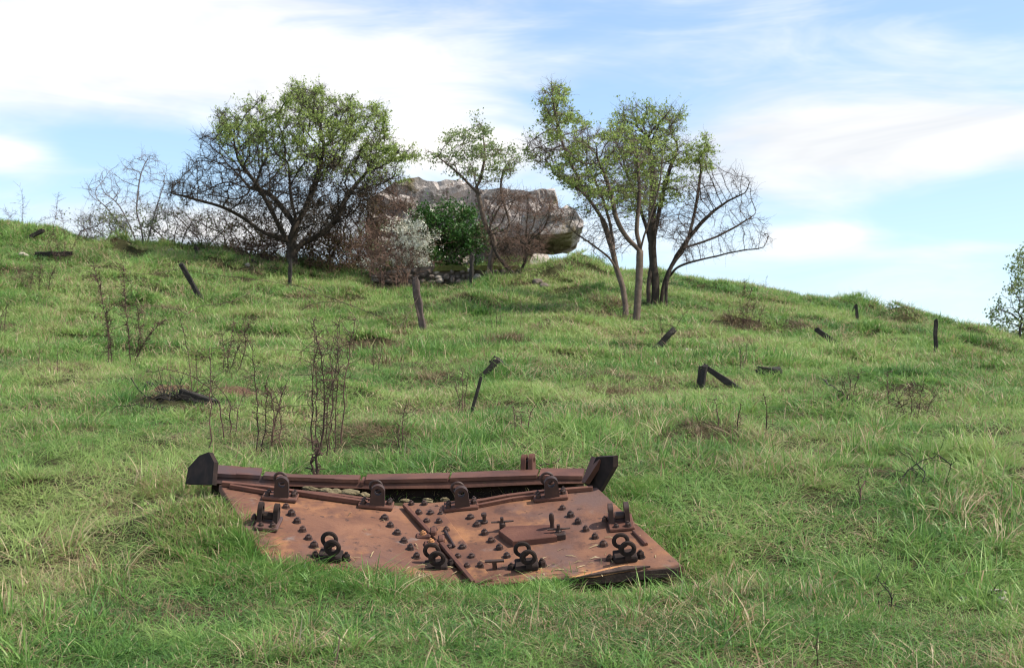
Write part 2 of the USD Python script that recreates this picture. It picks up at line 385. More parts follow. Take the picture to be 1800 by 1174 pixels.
M['olive_leaf'] = leaf_mat('olive_leaf', [(0.0, (.045, .035, .012)), (0.5, (.085, .065, .018)), (1.0, (.12, .095, .03))], trans=0.3, patch=2.0)
M['blossom'] = leaf_mat('white_blossom', [(0.0, (.50, .52, .38)), (0.5, (.72, .71, .58)), (1.0, (.84, .83, .74))], trans=0.3, patch=2.0)
M['bark'] = noise_mat('bark', [(0.3, (.055, .040, .030)), (0.6, (.11, .082, .062)), (0.8, (.17, .135, .105))], scale=9, bump=0.6, bump_scale=60)
M['bark_pale'] = noise_mat('bark_pale', [(0.3, (.10, .075, .058)), (0.6, (.175, .132, .104)), (0.8, (.25, .20, .16))], scale=9, bump=0.6, bump_scale=60)
M['bark_dark'] = noise_mat('bark_dark', [(0.3, (.022, .018, .014)), (0.6, (.048, .036, .026)), (0.8, (.08, .062, .045))], scale=9, bump=0.6, bump_scale=60)
M['twig'] = noise_mat('twig', [(0.3, (.060, .042, .036)), (0.7, (.13, .095, .082))], scale=5, bump=0.0)
M['twig_brown'] = noise_mat('twig_brown', [(0.3, (.085, .050, .036)), (0.7, (.18, .11, .08))], scale=3, bump=0.0)
M['twig_grey'] = noise_mat('twig_grey', [(0.3, (.095, .085, .085)), (0.7, (.19, .165, .16))], scale=5, bump=0.0)
M['thorn'] = noise_mat('thorn_stem', [(0.3, (.036, .024, .020)), (0.55, (.078, .045, .035)), (0.8, (.15, .085, .064))], scale=6, bump=0.0)
M['char'] = noise_mat('charred_wood', [(0.3, (.012, .011, .010)), (0.6, (.028, .024, .020)), (0.85, (.11, .092, .078))], scale=14, bump=0.8, bump_scale=70)
M['old_wood'] = noise_mat('old_wood', [(0.3, (.045, .032, .027)), (0.6, (.085, .062, .052)), (0.85, (.14, .105, .09))], scale=14, bump=0.8, bump_scale=70)
M['straw_stalk'] = noise_mat('straw_stalk', [(0.3, (.22, .15, .08)), (0.7, (.40, .31, .18))], scale=5, bump=0.0)
M['earth'] = noise_mat('earth', [(0.3, (.05, .03, .02)), (0.5, (.10, .062, .04)), (0.75, (.16, .105, .065))], scale=9, bump=1.0, bump_scale=25, bump_dist=.03, rough=.95, spec=.05)
M['wire'] = noise_mat('rusty_wire', [(0.3, (.03, .024, .02)), (0.7, (.08, .05, .035))], scale=8, bump=0.0)
M['stone'] = noise_mat('pale_stone', [(0.3, (.20, .165, .13)), (0.6, (.33, .29, .24)), (0.8, (.44, .40, .35))], scale=7, bump=0.7, bump_scale=30)
M['stone_dark'] = noise_mat('dark_stone', [(0.3, (.07, .055, .045)), (0.6, (.14, .112, .092)), (0.8, (.24, .20, .165))], scale=5, bump=0.7, bump_scale=30)
M['stone_yellow'] = noise_mat('yellow_stone', [(0.3, (.07, .055, .03)), (0.6, (.15, .12, .065)), (0.8, (.24, .20, .12))], scale=14, bump=0.8, bump_scale=60)
M['moss'] = noise_mat('moss', [(0.3, (.05, .055, .015)), (0.6, (.10, .10, .025)), (0.8, (.16, .14, .05))], scale=6, bump=0.7, bump_scale=30)
M['concrete'] = noise_mat('old_concrete', [(0.25, (.17, .148, .136)), (0.5, (.31, .275, .255)), (0.75, (.47, .425, .395))], scale=1.9, detail=9, bump=1.0, bump_scale=9, bump_dist=0.08, rough=0.95, spec=0.1,
                          mix2=[(4.0, .54, .66, (.13, .10, .085)), (9.0, .58, .68, (.60, .54, .48)), (1.3, .56, .72, (.16, .13, .07))])
M['apron'] = noise_mat('pale_concrete', [(0.3, (.24, .205, .175)), (0.7, (.40, .355, .31))], scale=3, bump=0.5, bump_scale=14)
RUST = [(0.22, (.056, .025, .016)), (0.42, (.098, .042, .025)), (0.58, (.140, .063, .035)), (0.78, (.195, .092, .050))]
M['rust_plate'] = noise_mat('rust_plate', RUST, scale=2.6, detail=10, rough=0.72, bump=0.35, bump_scale=55, spec=0.3, distortion=0.8,
                            mix2=[(1.7, .50, .68, (.095, .054, .044)), (4.3, .60, .76, (.135, .118, .11)), (3.1, .54, .72, (.24, .108, .046)), (22.0, .60, .72, (.045, .022, .016)), (7.0, .56, .74, (.060, .028, .020))], bump_dist=0.006)
M['rust_hatch'] = noise_mat('rust_hatch', [(0.25, (.050, .020, .014)), (0.5, (.085, .034, .023)), (0.75, (.125, .055, .034))], scale=5.0, detail=9, rough=0.75, bump=0.4, bump_scale=60, spec=0.25, bump_dist=.006)
M['rust_beam'] = noise_mat('rust_beam', [(0.25, (.042, .017, .012)), (0.5, (.084, .033, .021)), (0.75, (.135, .058, .035))], scale=4.0, detail=9, rough=0.72, bump=0.4, bump_scale=60, spec=0.3, mix2=[(2.0, .55, .7, (.062, .036, .034)), (20.0, .62, .74, (.06, .03, .024))], bump_dist=0.006)
M['rust_dark'] = noise_mat('rust_dark', [(0.25, (.014, .007, .006)), (0.5, (.030, .014, .010)), (0.75, (.062, .028, .018))], scale=9.0, detail=6, rough=0.6, bump=0.35, bump_scale=90, spec=0.4, bump_dist=0.004)
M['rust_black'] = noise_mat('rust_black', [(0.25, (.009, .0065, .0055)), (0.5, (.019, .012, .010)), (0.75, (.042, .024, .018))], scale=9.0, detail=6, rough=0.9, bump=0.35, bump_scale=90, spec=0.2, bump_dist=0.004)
M['rust_edge'] = noise_mat('rust_edge', [(0.25, (.018, .012, .010)), (0.5, (.045, .028, .022)), (0.75, (.10, .06, .045))], scale=14.0, detail=6, rough=0.8, bump=0.8, bump_scale=60, spec=0.2)
M['rust_bright'] = noise_mat('rust_bright', [(0.25, (.20, .09, .045)), (0.5, (.32, .15, .065)), (0.75, (.42, .22, .10))], scale=8.0, detail=6, rough=0.85, bump=0.6, bump_scale=60, spec=0.2)

# ground sheet
xs = np.unique(np.r_[np.linspace(-3000, -60, 14), np.arange(-60, -24, 2.0), np.arange(-24, 24.01, 0.22), np.arange(24, 60, 2.0), np.linspace(60, 3000, 14)])
ys = np.unique(np.r_[-200, -60, -20, -8, np.arange(-4, 3, .5), np.arange(3, 12, 0.09), np.arange(12, 52, 0.24), np.arange(52, 80, 2.5), np.linspace(80, 250, 12), 400, 900, 2000, 4000])
GX, GY = np.meshgrid(xs, ys)
GZ = ground(GX, GY)
nx, ny = len(xs), len(ys)
ii, jj = np.meshgrid(np.arange(ny - 1), np.arange(nx - 1), indexing='ij')
k0 = ii * nx + jj
gf = np.stack([k0, k0 + 1, k0 + nx + 1, k0 + nx], -1).reshape(-1, 4)
single("ground", (np.stack([GX, GY, GZ], -1).reshape(-1, 3), gf), M['soil'], 'grassy hillside rising to a crest', 'hillside', kind='structure', smooth=True)


# ------------------------------------------------------------------ the fallen armour plates
def bolt_mesh(o, n, r=.0205, h=.02, seed=0):
    rb = np.random.default_rng(seed + 900); r, h = r * rb.uniform(.88, 1.08), h * rb.uniform(.85, 1.15); n = unit(n + rb.normal(0, .035, 3)); o = o - n * .002
    a = unit(np.cross(n, [0.3, 1, 0.2])); b = np.cross(n, a); t = seed * 1.7
    a, b = a * math.cos(t) + b * math.sin(t), b * math.cos(t) - a * math.sin(t)
    nut = m3.Manifold.cylinder(h, r, r * .98, 6) + m3.Manifold.cylinder(.004, r * 1.25, r * 1.2, 12) + m3.Manifold.cylinder(h * .25, r * .9, r * .72, 6).translate((0, 0, h)) + m3.Manifold.cylinder(h * 1.62, r * .55, r * .42, 8)
    mm = nut.to_mesh()
    return put(tris(mm.vert_properties[:, :3], mm.tri_verts), frame(o - n * .001, a, b, n))


def eye_mesh(w, top, hole, th, hole_h, sides=20):
    """Upright lug: foot straight, rounded top, round hole. Local: x across, y up, extruded along z."""
    r = w / 2; ang = np.linspace(0, math.pi, sides)
    out = [(-r * 1.12, 0), (r * 1.12, 0)] + [(r * math.cos(t), top - r + r * math.sin(t)) for t in ang]
    poly = Polygon(out, [[(hole * math.cos(t), hole_h + hole * math.sin(t)) for t in np.linspace(0, 2 * math.pi, 18)[:-1]]])
    core = trimesh.creation.extrude_polygon(poly, th, engine='earcut'); core.apply_translation((0, 0, -th / 2))
    return core


def ring_mesh(R, r, top):
    """Round eye of round bar standing on a short neck. Local as eye_mesh."""
    g = trimesh.creation.torus(R, r, major_sections=24, minor_sections=8); g.apply_translation((0, top - R - r, 0))
    neck = boxm(-r * 1.3, r * 1.3, 0, max(.012, top - 2 * R - r * 1.2), -r * 1.05, r * 1.05)
    return cat_([g, neck])


plates = thing('armour_plate', 'pair of bolted rusty steel plates lying tilted in the grass', 'armour plate', (0.0, 7.9, 1.2))
part(plates, 'plate', slab(CORN_L, .042, PL.n, .006), M['rust_plate'], label='left rusty plate, its front edge sunk in the grass')
part(plates, 'plate', slab([c + PR.n * .003 for c in CORN_R], .046, PR.n, .006), M['rust_plate'], label='right rusty plate carrying the hatch cover')


def lug(pl, px, py, kind, w=.20, d=.10, rot=0.0, mat='rust_dark', flip=1):
    o = pl.hit(px, py, .004); n = pl.n
    a, b = pl.a, pl.b
    c, s = math.cos(rot), math.sin(rot); a, b = a * c + b * s, b * c - a * s
    g = plates + '/' + numbered(plates, 'lug'); UsdGeom.Xform.Define(stage, g)
    if kind != 'ring':
        base = boxm(-w / 2, w / 2, -d / 2, d / 2, 0, .02, .004)
        part(g, 'base', put(base, frame(o, a, b, n)), M['rust_beam'])
    else:
        part(g, 'base', put(boxm(-w / 2 * .62, w / 2 * .62, -d / 2, d / 2, 0, .03, .006), frame(o, a, b, n)), M[mat])
    if kind == 'rear':
        part(g, 'ring', put(ring_mesh(.034, .0085, .135), frame(o + n * .015 - b * .034 - a * .012, a, n, b)), M[mat])
        part(g, 'eye', put(eye_mesh(.078, .128, .021, .032, .088), frame(o + n * .015 + b * .022 + a * .008, a, n, b)), M[mat], smooth=25)
        for q, (u, v) in enumerate([(-.072, -.02), (.074, .0), (-.072, .026), (.078, -.032)]):
            part(g, 'bolt', bolt_mesh(o + a * u + b * v + n * .02, n, .0165, .017, q), M['rust_dark'])
    elif kind == 'ring':
        part(g, 'ring', put(ring_mesh(.036, .0115, .118), frame(o + n * .02 - b * .03 - a * .016, a, n, b)), M[mat])
        part(g, 'ring', put(ring_mesh(.034, .0125, .108), frame(o + n * .02 + b * .045 + a * .012, a, n, b)), M[mat])
        for q, u in enumerate((-.082, .082)):
            part(g, 'bolt', bolt_mesh(o + a * u + b * .0 + n * .0, n, .021, .024, q), M[mat])
    else:
        for q, u in enumerate((-.05, .038)):
            part(g, 'eye', put(eye_mesh(.078, .106, .020, .026, .066), frame(o + n * .015 + a * u - b * .02, b, n, -a)), M[mat], smooth=25)
        part(g, 'pin', tube([o + n * .05 - a * .03 - b * .01, o + n * .05 + a * .022 - b * .01], .021, 8), M[mat])
        for q, (u, v) in enumerate([(-.03, .062), (.035, .062), (-.085, -.02)]):
            part(g, 'bolt', bolt_mesh(o + a * u + b * v + n * .02, n, .0165, .017, q), M['rust_dark'])


for px, py, pl in ((493, 875, PL), (661, 889, PL), (811, 891, PR), (968, 874, PR)): lug(pl, px, py, 'rear')
for px, py, pl in ((581, 980, PL), (767, 998, PR), (926, 996, PR), (1099, 981, PR)): lug(pl, px, py, 'ring', mat='rust_black')
lug(PL, 472, 922, 'side', w=.13, d=.17, mat='rust_black'); lug(PR, 1091, 921, 'side', w=.14, d=.17)

BOLTS = [(989, 894), (1003, 907), (1016, 919), (1030, 932), (1046, 945), (1061, 958), (827, 910), (839, 923), (852, 938), (864, 951), (878, 964), (891, 978),
         (676, 911), (686, 924), (698, 937), (710, 951), (721, 964), (732, 979), (503, 891), (512, 904), (522, 917), (532, 932), (542, 946), (552, 960)]
for i, (px, py) in enumerate(BOLTS):
    pl = PL if px < 735 and i >= 12 else PR
    part(plates, 'bolt', bolt_mesh(pl.hit(px, py, .003), pl.n, seed=i), M['rust_dark'])
SB = [(723, 886), (746, 886), (736, 902), (757, 902), (750, 916), (772, 917), (763, 931), (785, 932), (790, 962), (813, 962), (805, 978), (829, 978), (821, 995), (844, 994)]
strip = [PR.hit(*p, .0) + PR.n * .020 for p in ((709, 888), (835, 1030), (866, 1022), (768, 889))]
part(plates, 'joint_strip', slab(strip, .019, PR.n, .003), M['rust_plate'], label='thin cover strip bolted over the seam')
for i, (px, py) in enumerate(SB):
    part(plates, 'bolt', bolt_mesh(PR.hit(px, py, .02), PR.n, .0185, .017, seed=i + 3), M['rust_dark'])
part(plates, 'bolt', bolt_mesh(PR.hit(775, 907, .003), PR.n, .02, .02, 2), M['rust_dark'])
# raised bar along the left of the seam and the two clamps that break it
for p, q in (((711, 890), (757, 940)), ((776, 958), (832, 1026))):
    A, B = PR.hit(*p, .02), PR.hit(*q, .02); t = unit(B - A); s_ = np.cross(PR.n, t)
    part(plates, 'seam_bar', put(boxm(0, np.linalg.norm(B - A), -.012, .012, 0, .022, .003), frame(A, t, s_, PR.n)), M['rust_beam'])
for px, py in ((745, 946), (759, 960)):
    o = PR.hit(px, py, .003); g = plates + '/' + numbered(plates, 'clamp'); UsdGeom.Xform.Define(stage, g)
    part(g, 'body', put(boxm(-.042, .042, -.022, .026, 0, .03, .008), frame(o, PR.a, PR.b, PR.n)), M['rust_beam'])
    part(g, 'knuckle', put(boxm(-.018, .018, -.03, .03, 0, .045, .008), frame(o + PR.a * .055 - PR.b * .02, PR.a, PR.b, PR.n)), M['rust_beam'])
    part(g, 'bolt', bolt_mesh(o + PR.n * .03, PR.n, .016, .012, 1), M['rust_bright'])
part(plates, 'rod', tube([PR.hit(783, 934, .03), PR.hit(790, 945, .028), PR.hit(799, 960, .03)], [.011, .008, .007], 6), M['rust_dark'])
# hatch cover with its handles
up = .038
hatch = [PR.hit(*p, up) for p in ((876, 932), (901, 951), (979, 942), (969, 921), (889, 924))]
part(plates, 'hatch_cover', slab(hatch, .036, PR.n, .004), M['rust_hatch'], label='thick five sided hatch cover on the right plate')
for px, py, tilt in ((884, 932, 0), (983, 945, 0)):
    o = PR.hit(px, py, .0); g = plates + '/' + numbered(plates, 'tee_handle'); UsdGeom.Xform.Define(stage, g)
    part(g, 'boss', tube([o, o + PR.n * .045, o + PR.n * .052], [.019, .017, .012], 10), M['rust_dark'])
    part(g, 'spindle', tube([o + PR.n * .05, o + PR.n * .082], [.011, .009], 8), M['rust_dark'])
    c = o + PR.n * .055
    part(g, 'crossbar', tube([c - PR.a * .062 + PR.n * .002, c - PR.a * .02, c + PR.a * .02, c + PR.a * .064 - PR.n * .001], [.0055, .007, .007, .005], 6), M['rust_dark'])
o = PR.hit(984, 947)
part(plates, 'clamp_block', put(boxm(-.03, .034, -.02, .02, 0, .04, .006), frame(o, PR.a, PR.b, PR.n)), M['rust_dark'])
o = PR.hit(971, 929, .03)
part(plates, 'knob_handle', tube([o, o + PR.n * .03, o + PR.n * .06, o + PR.n * .085, o + PR.n * .097], [.013, .011, .0155, .014, .008], 10), M['rust_dark'], smooth=40)
o = PR.hit(852, 919)
part(plates, 'pin', tube([o, o + PR.n * .012, o + PR.n * .014, o + PR.n * .045, o + PR.n * .047, o + PR.n * .062], [.02, .02, .011, .011, .017, .015], 10), M['rust_dark'])
part(plates, 'pin_arm', put(boxm(-.05, 0, -.012, .012, 0, .02, .004), frame(o, PR.a, PR.b, PR.n)), M['rust_dark'])
o = PR.hit(870, 1000)
part(plates, 'tee_bar', cat_([tube([o, o + PR.n * .045], [.013, .012], 8), tube([o - PR.a * .05 + PR.n * .052, o + PR.a * .052 + PR.n * .047], .010, 6)]), M['rust_dark'])
A, B = PR.hit(1113, 933, .012), PR.hit(1134, 955, .010)
part(plates, 'lever', tube([A, A * .5 + B * .5, B, B + unit(B - A) * .012], [.009, .010, .016, .012], 7), M['rust_beam'])
# loose angle bars along the rear edge
for pl, pts, r in ((PL, [(404, 854), (470, 865)], .010), (PL, [(390, 850), (470, 858), (560, 872), (646, 884)], .013), (PL, [(520, 865), (600, 873), (650, 880)], .012),
                   (PR, [(832, 884), (890, 873), (945, 866), (1042, 858)], .012), (PR, [(838, 889), (900, 877), (946, 871)], .009)):
    P = [pl.hit(*p, .016) for p in pts]
    g = [put(boxm(0, np.linalg.norm(q - p), -r, r, -.012, r * 1.2, .002), frame(p, unit(q - p), unit(np.cross(pl.n, q - p)), unit(np.cross(q - p, np.cross(pl.n, q - p))))) for p, q in zip(P[:-1], P[1:])]
    part(plates, 'edge_bar', cat_(g), M['rust_beam'])
# delaminating front right edge: layered rust wedge
wl = [PR.hit(*p, .006) for p in ((1000, 1014), (1044, 1013), (1140, 995), (1092, 991), (1062, 999))]
part(plates, 'flaking_layer', slab([wl[0], wl[1], wl[2], wl[3], wl[4]], .006, PR.n), M['rust_bright'])
wl = [PR.hit(*p, .018) for p in ((1012, 1014), (1058, 1007), (1143, 994), (1100, 993), (1070, 1000))]
part(plates, 'flaking_layer', slab(wl, .011, PR.n), M['rust_edge'])
A, B = frontR + (seam1R - frontR) * .02, frontR + (seam1R - frontR) * .60
e = unit(B - A); q = unit(np.cross(PR.n, e)); q = q if q[1] < 0 else -q
part(plates, 'edge_strip', put(boxm(0, np.linalg.norm(B - A), -.004, .004, -.052, -.002, .001), frame(A + q * .008, e, q, PR.n if np.dot(np.cross(e, q), PR.n) > 0 else -PR.n) if False else frame(A + q * .008, -e, -q, PR.n) @ np.diag([-1, -1, 1, 1])), M['rust_edge'])

# ---- the bent beam behind the plates
beam = thing('steel_beam', 'long bent rusty girder lying behind the plates', 'steel beam', (0.0, 8.6, 1.5))
def lo(x): return np.interp(x, [372, 460, 560, 650, 790, 946, 1026], [849, 853, 856, 859, 858, 851, 849])
def mid(x): return np.interp(x, [372, 460, 560, 650, 790, 946, 1026], [833, 836, 840, 844, 841, 836, 839])
def tp(x): return np.interp(x, [372, 458, 470, 560, 640, 790, 946, 1026], [817, 824, 832, 834, 834, 831, 825, 823])
YB = 8.62
segs = [372, 430, 500, 560, 620, 650, 720, 790, 860, 946, 1026]
P0 = [at(x, lo(x), YB) for x in segs]; P1 = [at(x, mid(x), YB + .01) for x in segs]
web = []
for i in range(len(segs) - 1):
    web.append(slab([P0[i], P0[i + 1], P1[i + 1], P1[i]], .03))
part(beam, 'web', cat_(web), M['rust_beam'])
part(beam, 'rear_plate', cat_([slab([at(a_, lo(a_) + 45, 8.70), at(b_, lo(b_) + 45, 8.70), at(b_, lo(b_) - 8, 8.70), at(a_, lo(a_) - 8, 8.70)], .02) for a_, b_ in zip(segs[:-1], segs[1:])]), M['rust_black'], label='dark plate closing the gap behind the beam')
for x0, x1, dz in ((373, 457, .004), (463, 630, .0), (634, 639, -.012), (642, 787, .003), (791, 943, .004), (947, 1024, .005)):
    n_ = max(2, int((x1 - x0) / 40) + 1); X = np.linspace(x0, x1, n_)
    g = []
    for a_, b_ in zip(X[:-1], X[1:]):
        c = [at(a_, mid(a_), YB - .006), at(b_, mid(b_), YB - .006), at(b_ + 4, tp(b_), YB + .17), at(a_ + 4, tp(a_), YB + .17)]
        g.append(slab([p + np.array([0, 0, dz]) for p in c], .022))
    part(beam, 'top_flange', cat_(g), M['rust_beam'])
le = slab([at(324, 850, 8.70), at(375, 852, 8.46), at(375, 812, 8.48), at(366, 794, 8.55), at(352, 801, 8.64), at(331, 821, 8.71)], .03)
part(beam, 'end_plate', le, M['rust_black'], label='black upright end plate at the left')
re_ = slab([at(1027, 850, 8.50), at(1052, 866, 8.40), at(1078, 821, 8.22), at(1078, 802, 8.20), at(1048, 803, 8.34)], .035)
part(beam, 'end_plate', re_, M['rust_black'], label='flared end plate at the right')
st = slab([at(1019, 846, 8.46), at(1031, 849, 8.40), at(1052, 806, 8.30), at(1043, 802, 8.46)], .03)
part(beam, 'end_plate_edge', st, M['rust_beam'])
for x, hgt in ((922, 798), (935, 797)):
    o = at(x, 824, YB + .2); h_ = o[2] * 0 + (at(x, hgt, YB + .2)[2] - o[2])
    part(beam, 'eye', put(eye_mesh(.085, h_ + .03, .02, .028, h_ - .012), frame(o - np.array([0, 0, .03]), np.array([.25, .96, 0]) / np.hypot(.25, .96), np.array([0, 0, 1.0]), np.array([.96, -.25, 0]) / np.hypot(.96, .25))), M['rust_beam'])
o = at(929, 812, YB + .2)
part(beam, 'pin', tube([o - RIGHT * .045, o + RIGHT * .03], .012, 8), M['rust_dark'])


def rock(c, s, seed, sub=2, squash=.7, mat_=None):
    g = trimesh.creation.icosphere(sub, 1.0); v = np.array(g.vertices)
    d = (meshkit.fbm(v * 1.3 + seed * 7.3, 3, seed) - .5) * 1.1
    v = v * (1 + d)[:, None] * np.array([1, .85, squash]) * np.array(s)
    t = seed * 1.9; v = v @ np.array([[math.cos(t), math.sin(t), 0], [-math.sin(t), math.cos(t), 0], [0, 0, 1]])
    return tris(v + np.asarray(c), g.faces)


RUB = [(545, 860, .05), (572, 864, .06), (592, 867, .06), (612, 868, .06), (640, 871, .05), (712, 880, .035), (752, 880, .04), (782, 878, .035)]
RUBL = ['leftmost yellowish stone in the gap under the beam', 'second yellowish stone from the left in the gap under the beam', 'third yellowish stone from the left in the gap under the beam', 'fourth yellowish stone from the left in the gap under the beam',
        'yellowish stone in the gap just left of the second ring lug', 'small dark stone in the gap behind the top of the joint strip', 'small dark stone in the gap left of the third ring lug', 'small dark stone in the gap close behind the third ring lug']
for i, (px, py, r) in enumerate(RUB):
    single('rubble_stone', rock(at(px, py, 8.50), (r, r * .8, r * .6), i + 20, 3), M['stone_yellow'], RUBL[i], 'stone', 'stones wedged under the beam')



# ------------------------------------------------------------------ the broken bunker and the walls below it
def lump(poly, Y0, Y1, amp=.16, edge=.3, seed=1, skew=0.0):
    """A block of broken concrete: outline seen from the front at depth Y0, real thickness to Y1, rough faces."""
    c = np.array([at(px, py, Y0) for px, py in poly]); P = c[:, [0, 2]]
    if Polygon(P).exterior.is_ccw is False: P = P[::-1]
    mm = m3.Manifold.extrude(m3.CrossSection([P]), Y1 - Y0).refine_to_length(edge).to_mesh()
    v = np.array(mm.vert_properties[:, :3]); v = np.c_[v[:, 0], Y1 - v[:, 2], v[:, 1]]; f = mm.tri_verts
    d = np.stack([meshkit.fbm(v * .75 + 11 * k + seed, 4, seed + k) for k in range(3)], 1) - .5
    d2 = np.stack([meshkit.noise(v * 3.1 + 5 * k + seed, seed + k) for k in range(3)], 1) - .5
    d3 = np.abs(meshkit.noise(v * 2.1 + seed, seed + 9) - .5)[:, None] * unit(np.c_[v[:, 0] * 0, v[:, 0] * 0 - 1, v[:, 0] * 0 + .6])
    v = v + np.c_[np.zeros(len(v)), (meshkit.noise(np.c_[v[:, :1] * .5, v[:, 1:2] * 0 + seed, np.floor(v[:, 2] * 3.1 + .8 * meshkit.noise(v * .7, 3))], 77) - .5) * amp * 2.2, np.zeros(len(v))]
    g = tris(v + d * amp * 1.7 + d2 * amp * 1.2 - d3 * amp * 1.6, f)
    if np.dot(np.cross(*(g.vertices[g.faces[:, k]] - g.vertices[g.faces[:, 0]] for k in (1, 2))).sum(0) * 0 + 1, [1, 1, 1]) and g.volume < 0: g.invert()
    return g


bunker = thing('ruined_bunker', 'broken grey brown concrete bunker with overhanging slab on the crest', 'bunker', (0.0, 46.0, 8.3))
part(bunker, 'wall', lump([(652, 480), (640, 410), (646, 352), (690, 322), (720, 315), (735, 310), (760, 321), (785, 314), (812, 317), (830, 329), (858, 334), (864, 350), (862, 480)], 45.0, 50.0, .17, .17, 1), M['concrete'], smooth=18)
part(bunker, 'roof_slab', lump([(850, 340), (862, 334), (900, 331), (925, 335), (945, 329), (976, 330), (979, 345), (981, 368), (985, 385), (975, 400), (850, 404)], 44.8, 49.5, .13, .17, 2), M['concrete'], smooth=18)
part(bunker, 'overhang', lump([(858, 398), (900, 384), (960, 372), (990, 363), (996, 357), (1009, 367), (1027, 385), (1024, 400), (1006, 408), (940, 412), (862, 416)], 43.4, 47.6, .10, .17, 3), M['concrete'], smooth=18)
part(bunker, 'ledge', lump([(740, 374), (752, 359), (790, 350), (804, 357), (838, 372), (838, 402), (742, 402)], 44.2, 46.0, .07, .2, 4), M['concrete'], smooth=18)
part(bunker, 'rear_wall', lump([(850, 390), (944, 390), (944, 440), (930, 478), (850, 480)], 47.2, 49.6, .1, .3, 5), M['concrete'], smooth=18)

rw = np.random.default_rng(21)
YW = float(hit(780, 502)[1]) + .3
wall = thing('rubble_wall', 'low crumbling stone wall with mossy top below the bunker', 'stone wall', (at(790, 500, YW)[0], YW, gz(at(790, 500, YW)[0], YW)))
core = lump([(650, 506), (652, 482), (700, 474), (760, 470), (820, 470), (880, 474), (932, 472), (940, 512)], YW + .06, YW + .9, .05, .2, 7)
part(wall, 'core', core, M['stone_dark'], smooth=35)
for r_ in range(4):
    x = 652 + rw.uniform(0, 6)
    while x < 934:
        w = rw.uniform(7, 17); yc = 503 - r_ * 8.4 + rw.uniform(-2, 2)
        if yc > np.interp(x, [650, 700, 760, 880, 940], [481, 475, 471, 474, 473]) and rw.random() < .86:
            s_ = w / F * YW * .56
            part(wall, 'stone', rock(at(x + w / 2, yc, YW + rw.uniform(-.06, .08)), (s_, s_ * .9, rw.uniform(.05, .085)), int(rw.integers(1e4)), 1, 1.0), M['stone' if rw.random() < .10 else 'stone_dark'])
        x += w + rw.uniform(0, 2.5)
for x0, x1 in ((760, 822), (826, 885), (889, 918)):
    part(wall, 'moss_cap', lump([(x0, 475), (x0 + 4, 468), ((x0 + x1) / 2, 466), (x1 - 3, 468), (x1, 476)], YW - .08, YW + .7, .05, .16, x0), M['moss'], smooth=35)
ap = [at(926, 476, 41.4), at(944, 466, 41.0), at(978, 462, 41.6), at(962, 452, 43.6), at(938, 451, 43.8)]
single('concrete_slab', slab(ap, .28, (0.05, -.35, 1)), M['apron'], 'pale flat concrete slab beside the bunker, right of the stone wall', 'concrete slab')


# ------------------------------------------------------------------ trees and shrubs
def colonise(nodes, parents, attr, step, di, dk, iters=150, jit=.25, r=None, grav=0.0):
    nodes = [np.array(n) for n in nodes]; parents = list(parents); attr = np.array(attr)
    for _ in range(iters):
        if not len(attr): break
        N = np.array(nodes); d, k = cKDTree(N).query(attr)
        keep = d > dk; attr, d, k = attr[keep], d[keep], k[keep]
        m = d < di
        if not m.any(): break
        acc = np.zeros((len(N), 3)); np.add.at(acc, k[m], unit(attr[m] - N[k[m]]))
        grow = np.nonzero(np.abs(acc).sum(1) > 0)[0]
        new = N[grow] + unit(unit(acc[grow]) + r.normal(0, jit, (len(grow), 3)) + [0, 0, grav]) * step
        dd, _ = cKDTree(N).query(new); ok = dd > step * .45
        if not ok.any(): break
        for g, p in zip(grow[ok], new[ok]): nodes.append(p); parents.append(int(g))
        if len(nodes) > 14000: break
    return np.array(nodes), np.array(parents)


def leaves(P, n_each, spread, size, r, ratio=.6):
    """Many small folded leaves round the points P."""
    c = np.repeat(P, n_each, 0) + r.normal(0, spread, (len(P) * n_each, 3)); n = len(c)
    s = size * r.uniform(.6, 1.35, n)[:, None]
    u = unit(r.normal(0, 1, (n, 3)) + [0, 0, .2]); w = unit(np.cross(u, r.normal(0, 1, (n, 3)))); k = np.cross(u, w)
    v = np.stack([c - u * s * .5, c + w * s * ratio * .5 + k * s * .08, c + u * s * .5, c - w * s * ratio * .5 + k * s * .08], 1)
    f = np.array([[0, 1, 2], [0, 2, 3]])[None] + (np.arange(n) * 4)[:, None, None]
    return tris(v.reshape(-1, 3), f.reshape(-1, 3))


